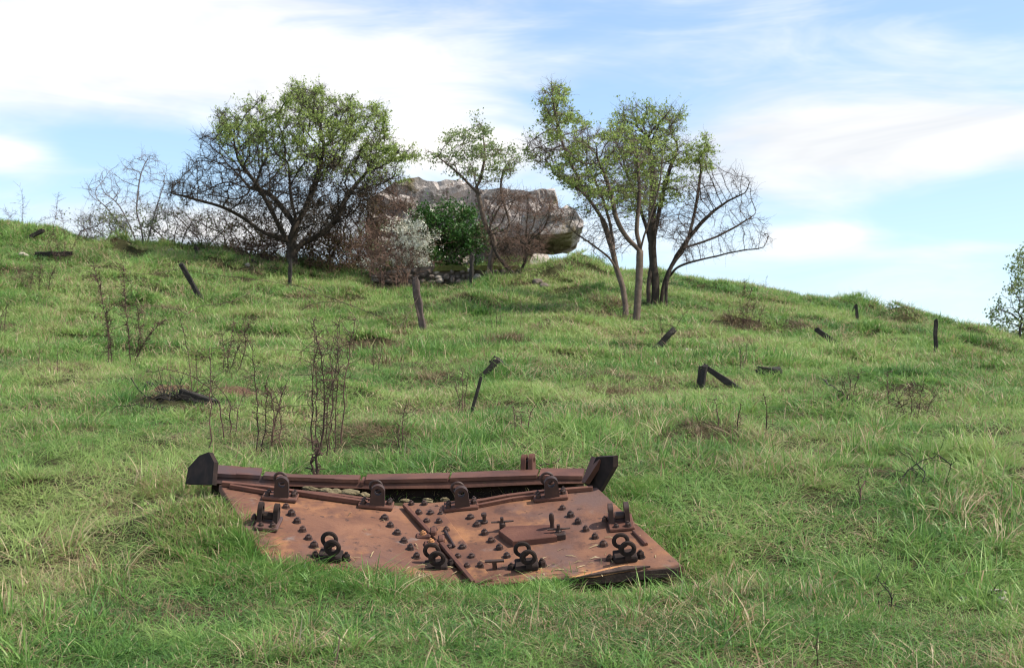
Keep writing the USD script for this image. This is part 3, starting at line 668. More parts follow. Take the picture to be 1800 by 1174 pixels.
def tree(name, label, cat, stems, polys, seed, Y=None, step=.13, di=1.3, dk=.22, tip=.007, depth=.8, leaf=None, bark='bark', twigm='twig', twigs=.5, twig_len=.22, tjit=.5, jit=.3, base_r=None,
         leaf2=None, group=None, sink=.12, grav=.06, clump=.40):
    """stems: [(pixel polyline from the ground up, depth offset, radius)], polys: [(pixel outline, number of attractors)]; both give real 3-D growth about depth Y."""
    r = np.random.default_rng(seed)
    b0 = stems[0][0][0]
    if Y is None: Y = float(hit(*b0)[1])
    base = at(*b0, Y); base[2] = gz(base[0], Y)
    nodes, par, caps = [], [], []
    for st, dy, R in stems:
        n0 = len(nodes)
        n_ = len(st); dys = dy if np.ndim(dy) else [dy] * n_
        P = np.array([at(px, py, Y + d) for (px, py), d in zip(st, dys)])
        P[0, 2] = min(P[0, 2], gz(P[0, 0], P[0, 1]) - .02) - sink if (st[0][1] > b0[1] - 40 and len(nodes) == 0 or R > 0) else P[0, 2]
        Lg = np.linalg.norm(np.diff(P, axis=0), axis=1).sum()
        Q = smooth_path(P, max(3, int(Lg / step))); Q[1:] += r.normal(0, step * .10, Q[1:].shape)
        k = -1
        if R <= 0 and nodes:                        # a limb: springs from the nearest node so far
            k = int(np.argmin(np.linalg.norm(np.array(nodes) - Q[0], axis=1)))
        for q in Q: nodes.append(q); par.append(k); k = len(nodes) - 1
        if R: caps.append((n0, len(nodes), abs(R)))
    att = []
    for poly, n_ in polys:
        pg = Polygon(poly).buffer(0); x0, y0, x1, y1 = pg.bounds
        S = r.uniform([x0, y0], [x1, y1], (n_ * 6, 2)); S = S[contains_xy(pg, S[:, 0], S[:, 1])][:n_]
        W = (x1 - x0) / 2 / F * Y; q = np.clip(1 - ((S[:, 0] - (x0 + x1) / 2) / ((x1 - x0) / 2)) ** 2, 0, 1) ** .5
        new = np.array([at(px, py, Y + r.uniform(-1, 1) * W * depth * (.25 + .75 * h)) for (px, py), h in zip(S, q)])
        att += list(new[meshkit.noise(new * [1.5, 1.5, 2.3] + seed, seed) > clump])
    N, Pn = colonise(nodes, par, att, step, di, dk, jit=jit, r=r, grav=grav)
    n = len(N); bc = np.full(n, -1)
    for i in range(n - 1, -1, -1):
        if Pn[i] >= 0: bc[Pn[i]] = i
    mvb = (Pn >= 0) & (bc >= 0)
    for _ in range(2):
        M2 = N.copy(); M2[mvb] = .5 * N[mvb] + .25 * N[Pn[mvb]] + .25 * N[bc[mvb]]; N = M2
    tips = np.zeros(n); kids = np.bincount(Pn[Pn >= 0], minlength=n); tips[kids == 0] = 1
    for i in range(n - 1, -1, -1):
        if Pn[i] >= 0: tips[Pn[i]] += tips[i]
    R0 = max(s[2] for s in stems) if base_r is None else base_r
    ex = math.log(R0 / tip) / math.log(max(tips.max(), 2)); rad = tip * tips ** ex
    e = np.nonzero(Pn >= 0)[0]; p = Pn[e]
    rp = np.minimum(rad[p], rad[e] * 1.18)
    t = thing(name, label, cat, base, group)
    capr = np.full(n, np.inf)
    for lo_, hi_, rr in caps: capr[lo_:hi_] = rr
    rad = np.minimum(rad, capr)
    best = np.full(n, -1); order = np.argsort(rad)
    for i in order:
        if Pn[i] >= 0: best[Pn[i]] = i
    starts = [i for i in range(n) if Pn[i] < 0 or best[Pn[i]] != i]; chains = []
    for i in starts:
        c = [i]
        while best[c[-1]] >= 0: c.append(best[c[-1]])
        chains.append(c)
    chains.sort(key=lambda c: -rad[c[0]] * len(c)); fine = []
    limbs = 0
    for c in chains:
        k = c if Pn[c[0]] < 0 else [Pn[c[0]]] + c
        if len(k) < 2: continue
        rr = rad[k].copy(); rr[0] = min(rr[0], rad[c[0]] * 1.25)
        if rad[c[0]] > R0 * .22 and limbs < 14 and len(k) > 3:
            part(t, 'trunk' if Pn[c[0]] < 0 else 'limb', tube(N[k], rr, 8), M[bark], smooth=True); limbs += 1
        else: fine.append(tube(N[k], rr, 5 if rr.max() > .02 else 4, cap=False))
    if fine: tag(stage.GetPrimAtPath(part(t, 'branch_network', cat_(fine), M[bark], smooth=True)), kind='stuff')
    # fine zigzag twigs
    cand = e[rad[e] < max(tip * 3.2, R0 * .16)]; cand = np.concatenate([cand[r.random(len(cand)) < min(twigs - k, 1)] for k in range(int(math.ceil(twigs)))])
    A, B, ra = [], [], []
    o = N[cand]; d = unit(unit(N[cand] - N[Pn[cand]]) * .7 + r.normal(0, .75, o.shape) + [0, 0, .12]); ends = [o]
    for q in range(3):
        nx_ = o + d * twig_len / 3 * r.uniform(.5, 1.5, (len(o), 1)); A.append(o); B.append(nx_); ra.append(np.full(len(o), tip * (.75 - .17 * q)))
        o = nx_; d = unit(d + r.normal(0, tjit, d.shape)); ends.append(o)
    tipn = np.nonzero((kids == 0) & (Pn >= 0))[0]
    o = np.repeat(N[tipn], 2, 0); d = unit(np.repeat(unit(N[tipn] - N[Pn[tipn]]), 2, 0) + r.normal(0, .4, o.shape) + [0, 0, .15]); ln = twig_len * r.uniform(.4, 1.9, (len(o), 1))
    for q in range(4):
        nx_ = o + d * ln / 4; A.append(o); B.append(nx_); ra.append(np.full(len(o), tip * (.85 - .15 * q))); o = nx_; d = unit(d + r.normal(0, .32, d.shape)); ends.append(o)
    if len(A): tag(stage.GetPrimAtPath(part(t, 'twig_network', frustums(np.vstack(A), np.vstack(B), np.concatenate(ra), np.concatenate(ra) * .8, 3), M[twigm])), kind='stuff')
    spots = np.vstack([N[rad < tip * 2.6]] + ends)
    for nm, lf in (('crown', leaf), ('blossom', leaf2)):
        if lf is None: continue
        fn, prob, n_each, spread, size, mt = lf
        px = 900 + F * (spots[:, 0] / spots[:, 1]); py = 830 - F * ((spots[:, 2] - CAM[2]) / spots[:, 1])    # outline coordinates, used only to say which limbs are in leaf
        pr = fn(px, py) * prob * np.clip(4.2 * (meshkit.noise(spots * [2.2, 2.2, 4.2], seed) - .40), 0, 1.8)
        sel = spots[r.random(len(spots)) < pr]
        if len(sel):
            lm = leaves(sel, n_each, spread, size, r); pp = part(t, nm, lm, M[mt]); add_random(pp, lm.vertices, lm.faces); tag(stage.GetPrimAtPath(pp), kind='stuff')
    return t


def below(line_x, line_y, soft=25):
    return lambda px, py: np.clip((np.interp(px, line_x, line_y) - py) / soft + .5, 0, 1)


T1 = [(288, 352), (296, 318), (318, 300), (330, 275), (348, 262), (345, 238), (372, 228), (384, 208), (368, 191), (398, 192), (422, 203), (424, 187), (452, 169), (470, 180), (490, 187), (501, 165), (512, 148), (532, 146), (545, 160), (566, 149), (582, 168),
      (600, 176), (622, 164), (606, 186), (640, 192), (656, 182), (677, 196), (690, 216), (682, 232), (697, 255), (722, 264), (746, 276), (708, 290), (702, 305), (716, 322), (668, 332), (640, 365), (600, 392), (545, 402), (520, 385), (470, 372), (420, 378), (370, 352), (330, 366)]
tree('hawthorn_tree', 'broad dark hawthorn on the crest with bare lower limbs and green top', 'tree',
     [([(514, 470), (514, 445), (512, 425), (520, 395), (512, 350), (508, 290)], 0, .17),
      ([(514, 440), (495, 405), (478, 372), (455, 330), (420, 285)], [0, -.1, -.3, -.5, -.8], 0),
      ([(514, 450), (530, 430), (560, 415), (592, 385), (608, 350), (640, 310)], [0, .1, .2, .3, .4, .6], 0),
      ([(512, 425), (470, 412), (430, 385), (395, 366), (350, 352), (300, 340)], [0, -.4, -.6, -.9, -1.2, -1.4], 0),
      ([(520, 395), (540, 360), (560, 300), (570, 250)], [0, .2, .2, .4], 0), ([(519, 400), (500, 370), (470, 340), (440, 330)], [0, .5, 1.0, 1.5], 0)],
     [(T1, 3300), ([(440, 380), (470, 300), (560, 270), (660, 290), (690, 320), (640, 390), (560, 420), (500, 410)], 500)], 101, Y=42.0, leaf=(below([340, 366, 380, 420, 520, 600, 650, 700, 760], [120, 196, 236, 255, 275, 275, 288, 298, 312], 85), .40, 5, .035, .062, 'hawthorn_leaf'), bark='bark_dark', twigm='bark_dark', twigs=2.2, twig_len=.28, clump=.36, tip=.0075, step=.105, dk=.15, di=1.0)
m_ = np.random.default_rng(4); c_ = at(572, 285, 42.2)
mist = leaves(c_ + m_.normal(0, 1, (420, 3)) * [.26, .26, .36], 4, .05, .09, m_, .35)
add_random(single('mistletoe', mist, M['olive_leaf'], 'dark olive mistletoe ball in the middle of the broad left hawthorn', 'mistletoe'), mist.vertices, mist.faces)

leafy = lambda px, py: np.clip((np.interp(px, [900, 960, 1050, 1150, 1210, 1250, 1290], [325, 340, 365, 360, 335, 300, 265]) - py) / 60 + .4, 0, 1)
T2A = [(916, 258), (932, 238), (962, 245), (945, 165), (962, 155), (986, 143), (1002, 190), (1020, 208), (1045, 235), (1085, 222), (1120, 235), (1150, 280), (1150, 340), (1120, 385), (1040, 368), (1000, 330), (960, 300), (928, 282)]
tree('hawthorn_tree', 'forked hawthorn on the slope, brown trunk in front of the darker stems', 'tree',
     [([(1118, 566), (1121, 520), (1125, 470), (1125, 435), (1119, 405), (1124, 350), (1120, 280)], 0, .10),
      ([(1102, 543), (1096, 510), (1086, 480), (1074, 430), (1060, 388), (1030, 345), (985, 312)], [.5, .6, .6, .6, .5, .3, 0], .065),
      ([(1124, 440), (1100, 415), (1085, 390), (1074, 340), (1050, 280)], [0, -.2, -.4, -.4, -.5], -.055), ([(1060, 388), (1020, 320), (985, 240), (972, 175)], [.5, .3, .2, .3], -.035),
      ([(1092, 498), (1072, 455), (1040, 430), (1005, 405)], [.6, .5, .3, .1], -.025), ([(1080, 440), (1066, 370), (1030, 290)], [.6, .9, 1.2], -.035), ([(1124, 445), (1140, 390), (1160, 320), (1165, 260)], [0, -.2, -.4, -.5], -.045)],
     [(T2A, 2300), ([(1040, 375), (1000, 335), (1000, 400), (1060, 460), (1110, 440), (1110, 370)], 260)], 102, leaf=(leafy, .29, 5, .032, .056, 'hawthorn_leaf'), clump=.33, bark='bark', twigs=1.7, tip=.005, step=.08, dk=.12, di=1.1, twig_len=.24)
T2B = [(1070, 225), (1092, 187), (1130, 182), (1160, 192), (1176, 185), (1206, 195), (1188, 240), (1215, 250), (1262, 227), (1250, 255), (1262, 300), (1302, 284), (1310, 310), (1332, 330), (1318, 350), (1325, 372), (1342, 384), (1368, 430), (1300, 442), (1240, 447),
       (1212, 465), (1185, 430), (1150, 400), (1090, 360), (1075, 290)]
tree('hawthorn_tree', 'taller hawthorn with dark clustered stems and bare sweeping right side', 'tree',
     [([(1150, 536), (1152, 500), (1148, 460), (1146, 400), (1148, 340), (1140, 250)], 0, .10), ([(1162, 537), (1165, 510), (1172, 485), (1196, 440), (1230, 395), (1270, 360), (1310, 340)], [.1, .1, .2, .1, 0, -.1, -.2], .05),
      ([(1140, 537), (1140, 510), (1144, 470), (1150, 420), (1168, 330), (1192, 260)], [-.1, -.1, 0, .2, .5, .7], .055), ([(1171, 537), (1171, 508), (1176, 480), (1206, 430), (1225, 350), (1235, 270)], [-.2, -.2, -.1, .3, .6, .8], .04),
      ([(1176, 488), (1195, 468), (1235, 456), (1290, 443), (1345, 436)], [.1, -.2, -.4, -.5, -.6], -.034), ([(1200, 436), (1250, 420), (1300, 395), (1330, 375)], [.1, .3, .5, .6], -.028), ([(1148, 450), (1130, 380), (1100, 300)], [0, .3, .5], -.045)],
     [(T2B[:11] + T2B[20:], 2300), ([(1200, 400), (1230, 330), (1280, 292), (1302, 284), (1332, 330), (1325, 372), (1342, 384), (1368, 430), (1300, 442), (1240, 447), (1212, 465)], 220)], 103, leaf=(leafy, .29, 5, .032, .056, 'hawthorn_leaf'), clump=.33, bark='bark_dark', twigm='twig', twigs=1.7, tip=.005, base_r=.12, step=.08, dk=.12, di=1.1, twig_len=.24)
T3 = [(742, 262), (770, 265), (790, 235), (822, 232), (835, 210), (850, 220), (872, 255), (905, 262), (920, 290), (880, 325), (830, 330), (790, 300), (745, 275)]
tree('small_tree', 'slender young tree in thin pale leaf before the bunker wall', 'tree',
     [([(857, 492), (864, 453), (870, 427), (852, 392), (840, 341), (830, 290)], 0, .075), ([(866, 450), (880, 425), (895, 395), (880, 330), (890, 290)], [0, .2, .4, .4, .4], 0), ([(840, 341), (800, 300), (760, 270)], [0, -.2, -.3], 0), ([(838, 330), (852, 270), (845, 215)], 0, 0)],
     [(T3, 650)], 104, Y=YW - .35, leaf=(lambda px, py: np.clip((320 - py) / 30, 0, 1), .55, 4, .07, .075, 'green_leaf'), twigs=1.1, tip=.006, step=.1, dk=.16)
tree('bare_bush', 'bare purple brown bush in front of the overhanging slab', 'bush',
     [([(905, 507), (900, 480), (884, 455)], 0, .05), ([(906, 507), (914, 480), (925, 455), (922, 430)], 0, .04), ([(900, 480), (870, 440), (860, 400)], 0, 0)],
     [([(850, 455), (842, 380), (870, 335), (930, 335), (985, 362), (1005, 385), (970, 405), (950, 450), (900, 480)], 1300)], 105, Y=YW - .5, bark='bark_dark', twigm='twig_brown', twigs=1.8, twig_len=.3, tip=.0055, step=.1, dk=.13)
tree('thin_bush', 'thin grey blue twiggy bush on the left skyline, nearly leafless', 'bush',
     [([(252, 432), (250, 410), (240, 370), (245, 320), (258, 280)], 0, .045), ([(245, 432), (225, 390), (200, 350)], 0, .035), ([(240, 432), (215, 400), (170, 350)], [0, .3, .5], .03), ([(258, 432), (270, 380), (290, 320)], 0, .03)],
     [([(140, 325), (180, 300), (205, 280), (260, 258), (300, 300), (310, 330), (280, 400), (240, 410), (180, 390), (150, 360)], 620)], 106, Y=44.5, bark='twig_grey', twigm='twig_grey', tip=.0055, twigs=1.2, step=.11, dk=.16, base_r=.03,
     leaf=(lambda px, py: np.clip((py - 350) / 40, 0, 1), .35, 3, .08, .08, 'dull_leaf'))


def thicket(label, x0, x1, y0, y1, base, seed, Y, n=220, leaf=None, mats=('bark', 'twig'), leaf2=None, nst=6, tip=.006, twigs=1.8, name='wild_shrub', cat='shrub', **k):
    r = np.random.default_rng(seed); cx, w = (x0 + x1) / 2, (x1 - x0) / 2
    st = []
    for i in range(nst):
        u = -1 + 2 * (i + .5) / nst + r.uniform(-.25, .25); b = cx + w * u * .8; hh = (base - y0) * r.uniform(.25, .7)
        st.append(([(b, base), (b + w * r.normal(0, .12), base - hh * .35), (b + w * r.normal(u * .15, .22), base - hh * .7), (b + w * r.normal(u * .2, .3), base - hh)], list(np.linspace(0, r.normal(0, .5), 4)), .02))
    ang = np.linspace(0, 2 * np.pi, 22)[:-1]; rr = 1 + r.uniform(-.25, .16, 21); y1 = max(y1, base + 5)
    poly = [(cx + w * math.cos(a) * q, (y0 + y1) / 2 + (y1 - y0) / 2 * math.sin(a) * q) for a, q in zip(ang, rr)]
    return tree(name, label, cat, st, [(poly, int(n * 2.6))], seed, Y=Y, bark=mats[0], twigm=mats[1], leaf=leaf, leaf2=leaf2, tip=tip, twigs=twigs, twig_len=.32, step=.12, dk=.14, di=.9, base_r=.024, sink=.2, jit=.35, tjit=.45, **k)


allover = lambda px, py: 0 * px + 1
thicket('low leafy shrub on the skyline at the foot of the thin grey bush', 125, 225, 370, 428, 430, 201, 45, 200, (allover, .13, 3, .09, .07, 'dull_leaf'), ('twig_grey', 'twig_grey'))
thicket('sparse pale shrub between the thin grey bush and the broad hawthorn', 250, 350, 360, 435, 440, 202, 45, 260, (allover, .13, 3, .09, .07, 'dull_leaf'))
thicket('tangled shrub under the long bare left limb of the broad hawthorn', 330, 420, 362, 445, 450, 203, 45, 300, (allover, .13, 3, .09, .07, 'dull_leaf'), ('bark', 'twig_brown'))
thicket('brown undergrowth shrub close left of the broad hawthorn trunk', 395, 505, 365, 462, 465, 204, 44.2, 420, (allover, .16, 3, .10, .075, 'olive_leaf'), ('bark_dark', 'twig_brown'), nst=9)
thicket('dense dark undergrowth right behind the broad hawthorn trunk', 510, 610, 345, 470, 472, 205, 44.0, 520, (allover, .16, 3, .10, .075, 'olive_leaf'), ('bark_dark', 'twig_brown'), nst=12)
thicket('dark tangled brambles between the broad hawthorn and the white blossom', 580, 680, 335, 475, 478, 206, 43.6, 520, (allover, .16, 3, .10, .075, 'olive_leaf'), ('bark_dark', 'twig_brown'), nst=10)
thicket('leafless brown thicket against the left end of the bunker', 615, 740, 305, 440, 474, 207, 43.6, 430, None, ('bark_dark', 'twig_brown'), nst=8)
thicket('white flowering blackthorn on reddish stems below the bunker', 612, 765, 372, 470, 488, 208, 41.0, 160, (allover, .06, 3, .08, .07, 'dull_leaf'), ('twig_brown', 'twig_brown'),
        leaf2=(lambda px, py: np.clip(1.5 - np.hypot((px - 726) / 40, (py - 415) / 52), 0, 1) + .12 * (py > 440), .42, 9, .045, .052, 'blossom'), nst=11, name='blossom_bush', cat='bush')
thicket('bare reddish brambles hanging over the low stone wall', 650, 740, 425, 486, 496, 209, YW - .3, 130, None, ('twig_brown', 'twig_brown'), nst=12)
thicket('glossy dark green bush against the bunker front', 714, 848, 362, 456, 466, 210, 42.6, 420, (allover, .85, 6, .11, .085, 'evergreen'), ('bark_dark', 'bark_dark'), nst=7, name='evergreen_bush', cat='bush')
thicket('dark bare brush in the shadow below the overhanging slab', 850, 945, 395, 470, 478, 211, 43.0, 330, None, ('bark_dark', 'twig'), nst=9)
TR = [(1722, 590), (1740, 572), (1735, 540), (1758, 520), (1780, 500), (1762, 480), (1785, 450), (1810, 420), (1880, 440), (1920, 500), (1930, 570), (1880, 600), (1810, 590), (1770, 600)]
thicket('low dense brown brambles at the left foot of the broad hawthorn', 405, 520, 405, 466, 468, 212, 43.0, 420, (allover, .10, 3, .10, .075, 'olive_leaf'), ('bark_dark', 'twig_brown'), nst=12)
thicket('low dense brown brambles at the right foot of the broad hawthorn', 525, 650, 405, 474, 476, 213, 42.8, 480, (allover, .10, 3, .10, .075, 'olive_leaf'), ('bark_dark', 'twig_brown'), nst=12)
tree('hawthorn_tree', 'leafy green tree cut by the right edge on the falling skyline', 'tree', [([(1845, 640), (1843, 590), (1850, 540), (1840, 490)], 0, .13), ([(1790, 615), (1790, 590), (1800, 560)], 0, .03)],
     [(TR, 900)], 107, Y=45.5, leaf=(allover, .8, 4, .09, .095, 'green_leaf'), bark='bark_dark', twigs=.6)


# ------------------------------------------------------------------ thorny whips, dry stalks and fallen branches in the grass
def whip(label, stems, seed, dens=26, tw=(.02, .07), rad=.0051, mat='thorn', name='thorn_shrub', cat='thorn shrub', up=.35, lean=.15, sub=.6, group=None, wob=.006, Y=None):
    """stems: pixel polylines from the ground upwards; each gets a wavy stem and short side shoots."""
    r = np.random.default_rng(seed); b = hit(*stems[0][0]) if Y is None else at(*stems[0][0], Y); Y = b[1]; b[2] = gz(b[0], b[1])
    t = thing(name, label, cat, b, group); A, B, ra = [], [], []
    for st in stems:
        dy = np.linspace(0, r.normal(0, lean), len(st)); y0 = Y + r.normal(0, .05)
        P = np.array([at(px, py, y0 + d) for (px, py), d in zip(st, dy)])
        if abs(st[0][1] - stems[0][0][1]) < 22: P[0, 2] = min(P[0, 2], gz(P[0, 0], P[0, 1])) - .05
        Ln = np.linalg.norm(np.diff(P, axis=0), axis=1).sum(); n = max(6, int(Ln / .06)); Q = smooth_path(P, n); Q[1:] += r.normal(0, wob, Q[1:].shape)
        rr = np.linspace(rad, rad * .35, n) * r.uniform(.85, 1.2)
        part(t, 'stem', tube(Q, rr, 5), M[mat], smooth=True)
        m = int(Ln * dens * 1.9); k = np.clip((r.random(m) ** .8 * .88 + .12) * (n - 1), 0, n - 1.01); i = k.astype(int); f = (k - i)[:, None]
        o = Q[i] * (1 - f) + Q[i + 1] * f; d = unit(r.normal(0, 1, (m, 3)) * [1, 1, .6] + [0, 0, up]); l = 1.25 * r.uniform(*tw, m)[:, None] * r.choice([.6, 1, 1.8], m, p=[.5, .35, .15])[:, None]
        mid_ = o + d * l * .5; e_ = mid_ + unit(d + r.normal(0, .35, d.shape)) * l * .5
        A += [o, mid_]; B += [mid_, e_]; ra += [np.full(m, rad * .52), np.full(m, rad * .42)]
        q = r.random(m) < sub; d2 = unit(d[q] + r.normal(0, .9, (q.sum(), 3))); A.append(mid_[q]); B.append(mid_[q] + d2 * l[q] * .5); ra.append(np.full(q.sum(), rad * .46))
    if len(A): tag(stage.GetPrimAtPath(part(t, 'side_shoots', frustums(np.vstack(A), np.vstack(B), np.concatenate(ra), np.concatenate(ra) * .6, 3), M[mat])), kind='stuff')
    return t


whip('tall dark thorn whip, left of the close pair near the leaning black post', [[(197, 645), (192, 590), (180, 530), (165, 465)], [(192, 640), (190, 600), (186, 560)]], 1, 55, (.03, .12), .0085)
whip('straight tall thorn stem, right of the close pair near the leaning black post', [[(229, 642), (226, 590), (220, 530), (217, 470)], [(233, 640), (255, 600), (290, 560)], [(240, 618), (245, 580), (240, 540)]], 2, 60, (.03, .12), .0085)
whip('dense reddish thorn bush of many upright stems right behind the steel beam', [[(556, 822), (556, 740), (554, 660), (552, 580)], [(562, 800), (570, 720), (566, 640), (548, 560)], [(574, 800), (576, 720), (590, 640), (598, 568)], [(588, 795), (592, 720), (594, 650), (590, 570)], [(600, 780), (604, 700), (612, 630), (625, 560)], [(550, 790), (548, 700), (560, 600)], [(580, 790), (584, 690), (576, 610)], [(566, 790), (572, 700), (585, 650)]], 3, 34, (.03, .11))
whip('black stump of a thorn stem touching the beam, below the dense reddish bush', [[(557, 832), (558, 800), (560, 770)], [(551, 832), (548, 800)]], 4, 30, (.02, .05), .012, Y=9.1)
whip('thin stems in front of the brown earth patch on the left', [[(337, 700), (334, 640), (325, 590), (312, 545)], [(348, 690), (345, 640), (352, 610)]], 5, 22)
whip('single upright stalk rising behind the black end plate', [[(370, 795), (370, 720), (369, 650), (368, 610)]], 6, 22)
whip('wide spreading thorn shrub halfway between the dense reddish bush and the leaning black post', [[(393, 660), (394, 620), (390, 580)], [(400, 660), (415, 620), (440, 570)], [(408, 662), (432, 600), (428, 560)], [(398, 655), (404, 610), (412, 565)]], 7, 48, (.03, .12), .007)
whip('tall brown thorn stem standing left of the dense reddish bush', [[(452, 795), (452, 720), (446, 650), (440, 600)], [(458, 790), (466, 720), (470, 660)]], 8, 36)
whip('low group of brown twigs between the tall brown stem and the dense bush', [[(478, 790), (480, 730), (470, 680)], [(470, 785), (490, 720), (505, 665)], [(486, 780), (494, 740), (486, 700)]], 9, 40, (.03, .1))
whip('dead grey stalk at the left edge above the dark hollow', [[(8, 600), (10, 560), (14, 520)], [(5, 600), (2, 560), (20, 530)]], 10, 26)
whip('pair of thin dark stalks below the brown tussock on the left', [[(68, 655), (69, 620), (67, 585)], [(101, 662), (101, 620), (99, 590)]], 11, 16)
whip('low pinkish thorn scrub under the plank on the left slope', [[(40, 515), (38, 490), (30, 470)], [(52, 516), (56, 490), (62, 468)], [(66, 515), (70, 485), (72, 465)], [(84, 515), (88, 490), (96, 472)]], 12, 60, (.05, .2), .007)
whip('slim bare stalks on the left skyline in front of the lying plank', [[(108, 462), (100, 430), (92, 400)], [(112, 464), (114, 430), (106, 370)], [(118, 463), (130, 430), (150, 402)], [(104, 460), (90, 440), (84, 420)]], 13, 30, (.05, .2), .008)
whip('bare arching brambles on the far left skyline', [[(38, 410), (40, 370), (38, 335)], [(30, 410), (20, 385), (4, 368)], [(10, 405), (15, 385), (30, 372)], [(70, 412), (95, 395), (102, 340)], [(48, 410), (70, 390), (100, 380)]], 14, 20, (.05, .25), .008, Y=44)
whip('small dark stem pair above the green hummock, right of the dense reddish bush', [[(655, 655), (656, 630), (656, 606)], [(662, 650), (668, 630), (672, 612)]], 15, 40)
whip('thin upright stalk behind the beam, right of the dense reddish bush', [[(706, 790), (709, 750), (713, 712)], [(701, 788), (700, 760), (706, 745)]], 16, 34)
whip('spray of fine stems beside the bent charred stub', [[(812, 735), (813, 690), (810, 640)], [(816, 735), (820, 690), (822, 660)], [(806, 733), (806, 700), (800, 670)]], 17, 30)
whip('thin stems below the small trees, left of the brown tussocks', [[(871, 582), (872, 550), (862, 520)], [(876, 582), (880, 550), (878, 530)], [(915, 585), (916, 545), (914, 515)], [(866, 580), (860, 550), (852, 530)]], 18, 24)
whip('forked dark thorn whip above the fallen charred stake', [[(1163, 612), (1162, 580), (1160, 552)], [(1162, 570), (1178, 572), (1190, 585)], [(1168, 610), (1186, 580), (1205, 548)]], 19, 24)
whip('dry twiggy shrub on the right slope below the skyline', [[(1303, 582), (1306, 555), (1300, 530)], [(1318, 580), (1322, 552), (1330, 530)], [(1326, 580), (1336, 560), (1340, 545)], [(1290, 580), (1284, 560), (1280, 545)], [(1310, 580), (1312, 560), (1316, 528)]], 20, 60, (.05, .18), .006)
whip('upright stem left of the lying charred block', [[(1303, 655), (1302, 625), (1296, 605)], [(1300, 650), (1310, 630), (1312, 600)]], 21, 30)
whip('pale dry grass stalks in front of the forked hawthorn trunk', [[(1108, 635), (1106, 605), (1100, 575)], [(1116, 636), (1118, 605), (1116, 572)], [(1124, 635), (1130, 605), (1134, 570)], [(1112, 635), (1110, 600), (1112, 580)], [(1104, 634), (1096, 605), (1090, 585)]], 22, 22, (.05, .16), .005, 'straw_stalk', 'dry_stalks', 'dry stalks')
whip('tiny dark stems breaking the skyline right of the taller hawthorn', [[(1310, 522), (1309, 506), (1308, 490)], [(1314, 520), (1320, 512), (1322, 505)]], 23, 40, (.03, .1), .008)
whip('slender stalk on the skyline between the hawthorn and the black posts', [[(1346, 512), (1346, 498), (1349, 484)]], 24, 16, (.03, .1), .007)
whip('dark stem cluster right of the lying charred block', [[(1494, 700), (1493, 670), (1490, 645)], [(1498, 698), (1506, 670), (1512, 655)], [(1490, 698), (1484, 680), (1478, 668)]], 25, 34)
whip('pale dry stalks under the slanting charred stake', [[(1490, 616), (1486, 600), (1478, 578)], [(1486, 618), (1482, 600), (1484, 570)], [(1494, 620), (1492, 604), (1488, 585)]], 26, 26, (.03, .1), .005, 'straw_stalk', 'dry_stalks', 'dry stalks')
whip('thin lone stalk right of the dark stem cluster', [[(1561, 715), (1561, 680), (1559, 652)]], 27, 30)
whip('low pinkish scrub on the right slope, below the upright black post', [[(1600, 735), (1602, 705), (1595, 680)], [(1612, 738), (1618, 705), (1622, 685)], [(1625, 735), (1634, 712), (1645, 695)], [(1590, 735), (1584, 712), (1578, 700)]], 28, 50, (.04, .14), .005)
whip('short bare stalk low on the right, left of the black arching branch', [[(1512, 892), (1512, 865), (1509, 838)], [(1512, 870), (1518, 850), (1520, 842)]], 29, 14)
whip('black arching dead branch on the right slope', [[(1574, 855), (1590, 832), (1618, 812), (1650, 800)], [(1612, 815), (1626, 830), (1618, 850)], [(1650, 800), (1672, 818), (1662, 850)], [(1600, 824), (1612, 836), (1606, 856)]], 30, 18, (.03, .1), .0045, 'char', 'fallen_branch', 'dead branch')
whip('black looping dead branch near the right edge', [[(1676, 775), (1672, 792), (1690, 812), (1722, 828)], [(1722, 828), (1718, 800), (1690, 786)], [(1722, 828), (1755, 840), (1775, 858)], [(1690, 780), (1730, 786), (1790, 776)]], 31, 16, (.03, .1), .0045, 'char', 'fallen_branch', 'dead branch')
whip('long thin hooked twig lying in the grass near the right edge', [[(1680, 894), (1715, 891), (1744, 888), (1748, 874), (1742, 868)]], 32, 6, (.02, .05), .005, 'char', 'fallen_branch', 'dead branch', wob=.003)
whip('long black branch lying diagonally through the grass on the right', [[(1478, 892), (1510, 918), (1535, 938), (1560, 962)]], 33, 8, (.02, .08), .0045, 'char', 'fallen_branch', 'dead branch')
whip('thin broken branch in the grass low on the right', [[(1545, 1068), (1558, 1062), (1590, 1070), (1615, 1085)], [(1548, 1070), (1545, 1048), (1550, 1040)], [(1575, 1064), (1560, 1040), (1540, 1005)]], 34, 16, (.02, .06), .004, 'char', 'fallen_branch', 'dead branch')
whip('short black twig beside the pale stones at the lower right', [[(1712, 1048), (1735, 1044), (1770, 1036)]], 35, 12, (.02, .05), .005, 'char', 'fallen_branch', 'dead branch')
whip('reddish upright stalk at the bottom edge right of centre', [[(1436, 1172), (1437, 1140), (1434, 1108)]], 36, 12, (.02, .05), .004)
whip('curved dark stalk at the bottom edge left of centre', [[(588, 1174), (592, 1145), (594, 1120), (588, 1105)]], 37, 5, (.01, .03), .004)
whip('dark twig lying in the grass at the lower left', [[(118, 1072), (140, 1090), (165, 1112)]], 38, 10, (.01, .03), .004, 'char', 'fallen_branch', 'dead branch')
whip('long black bramble arching over the brown earth patch', [[(180, 725), (220, 712), (270, 716), (320, 730), (380, 748), (420, 775)], [(185, 722), (200, 740), (230, 745)], [(230, 664), (250, 690), (275, 712)]], 39, 16, (.02, .08), .0045, 'char', 'bramble', 'bramble')
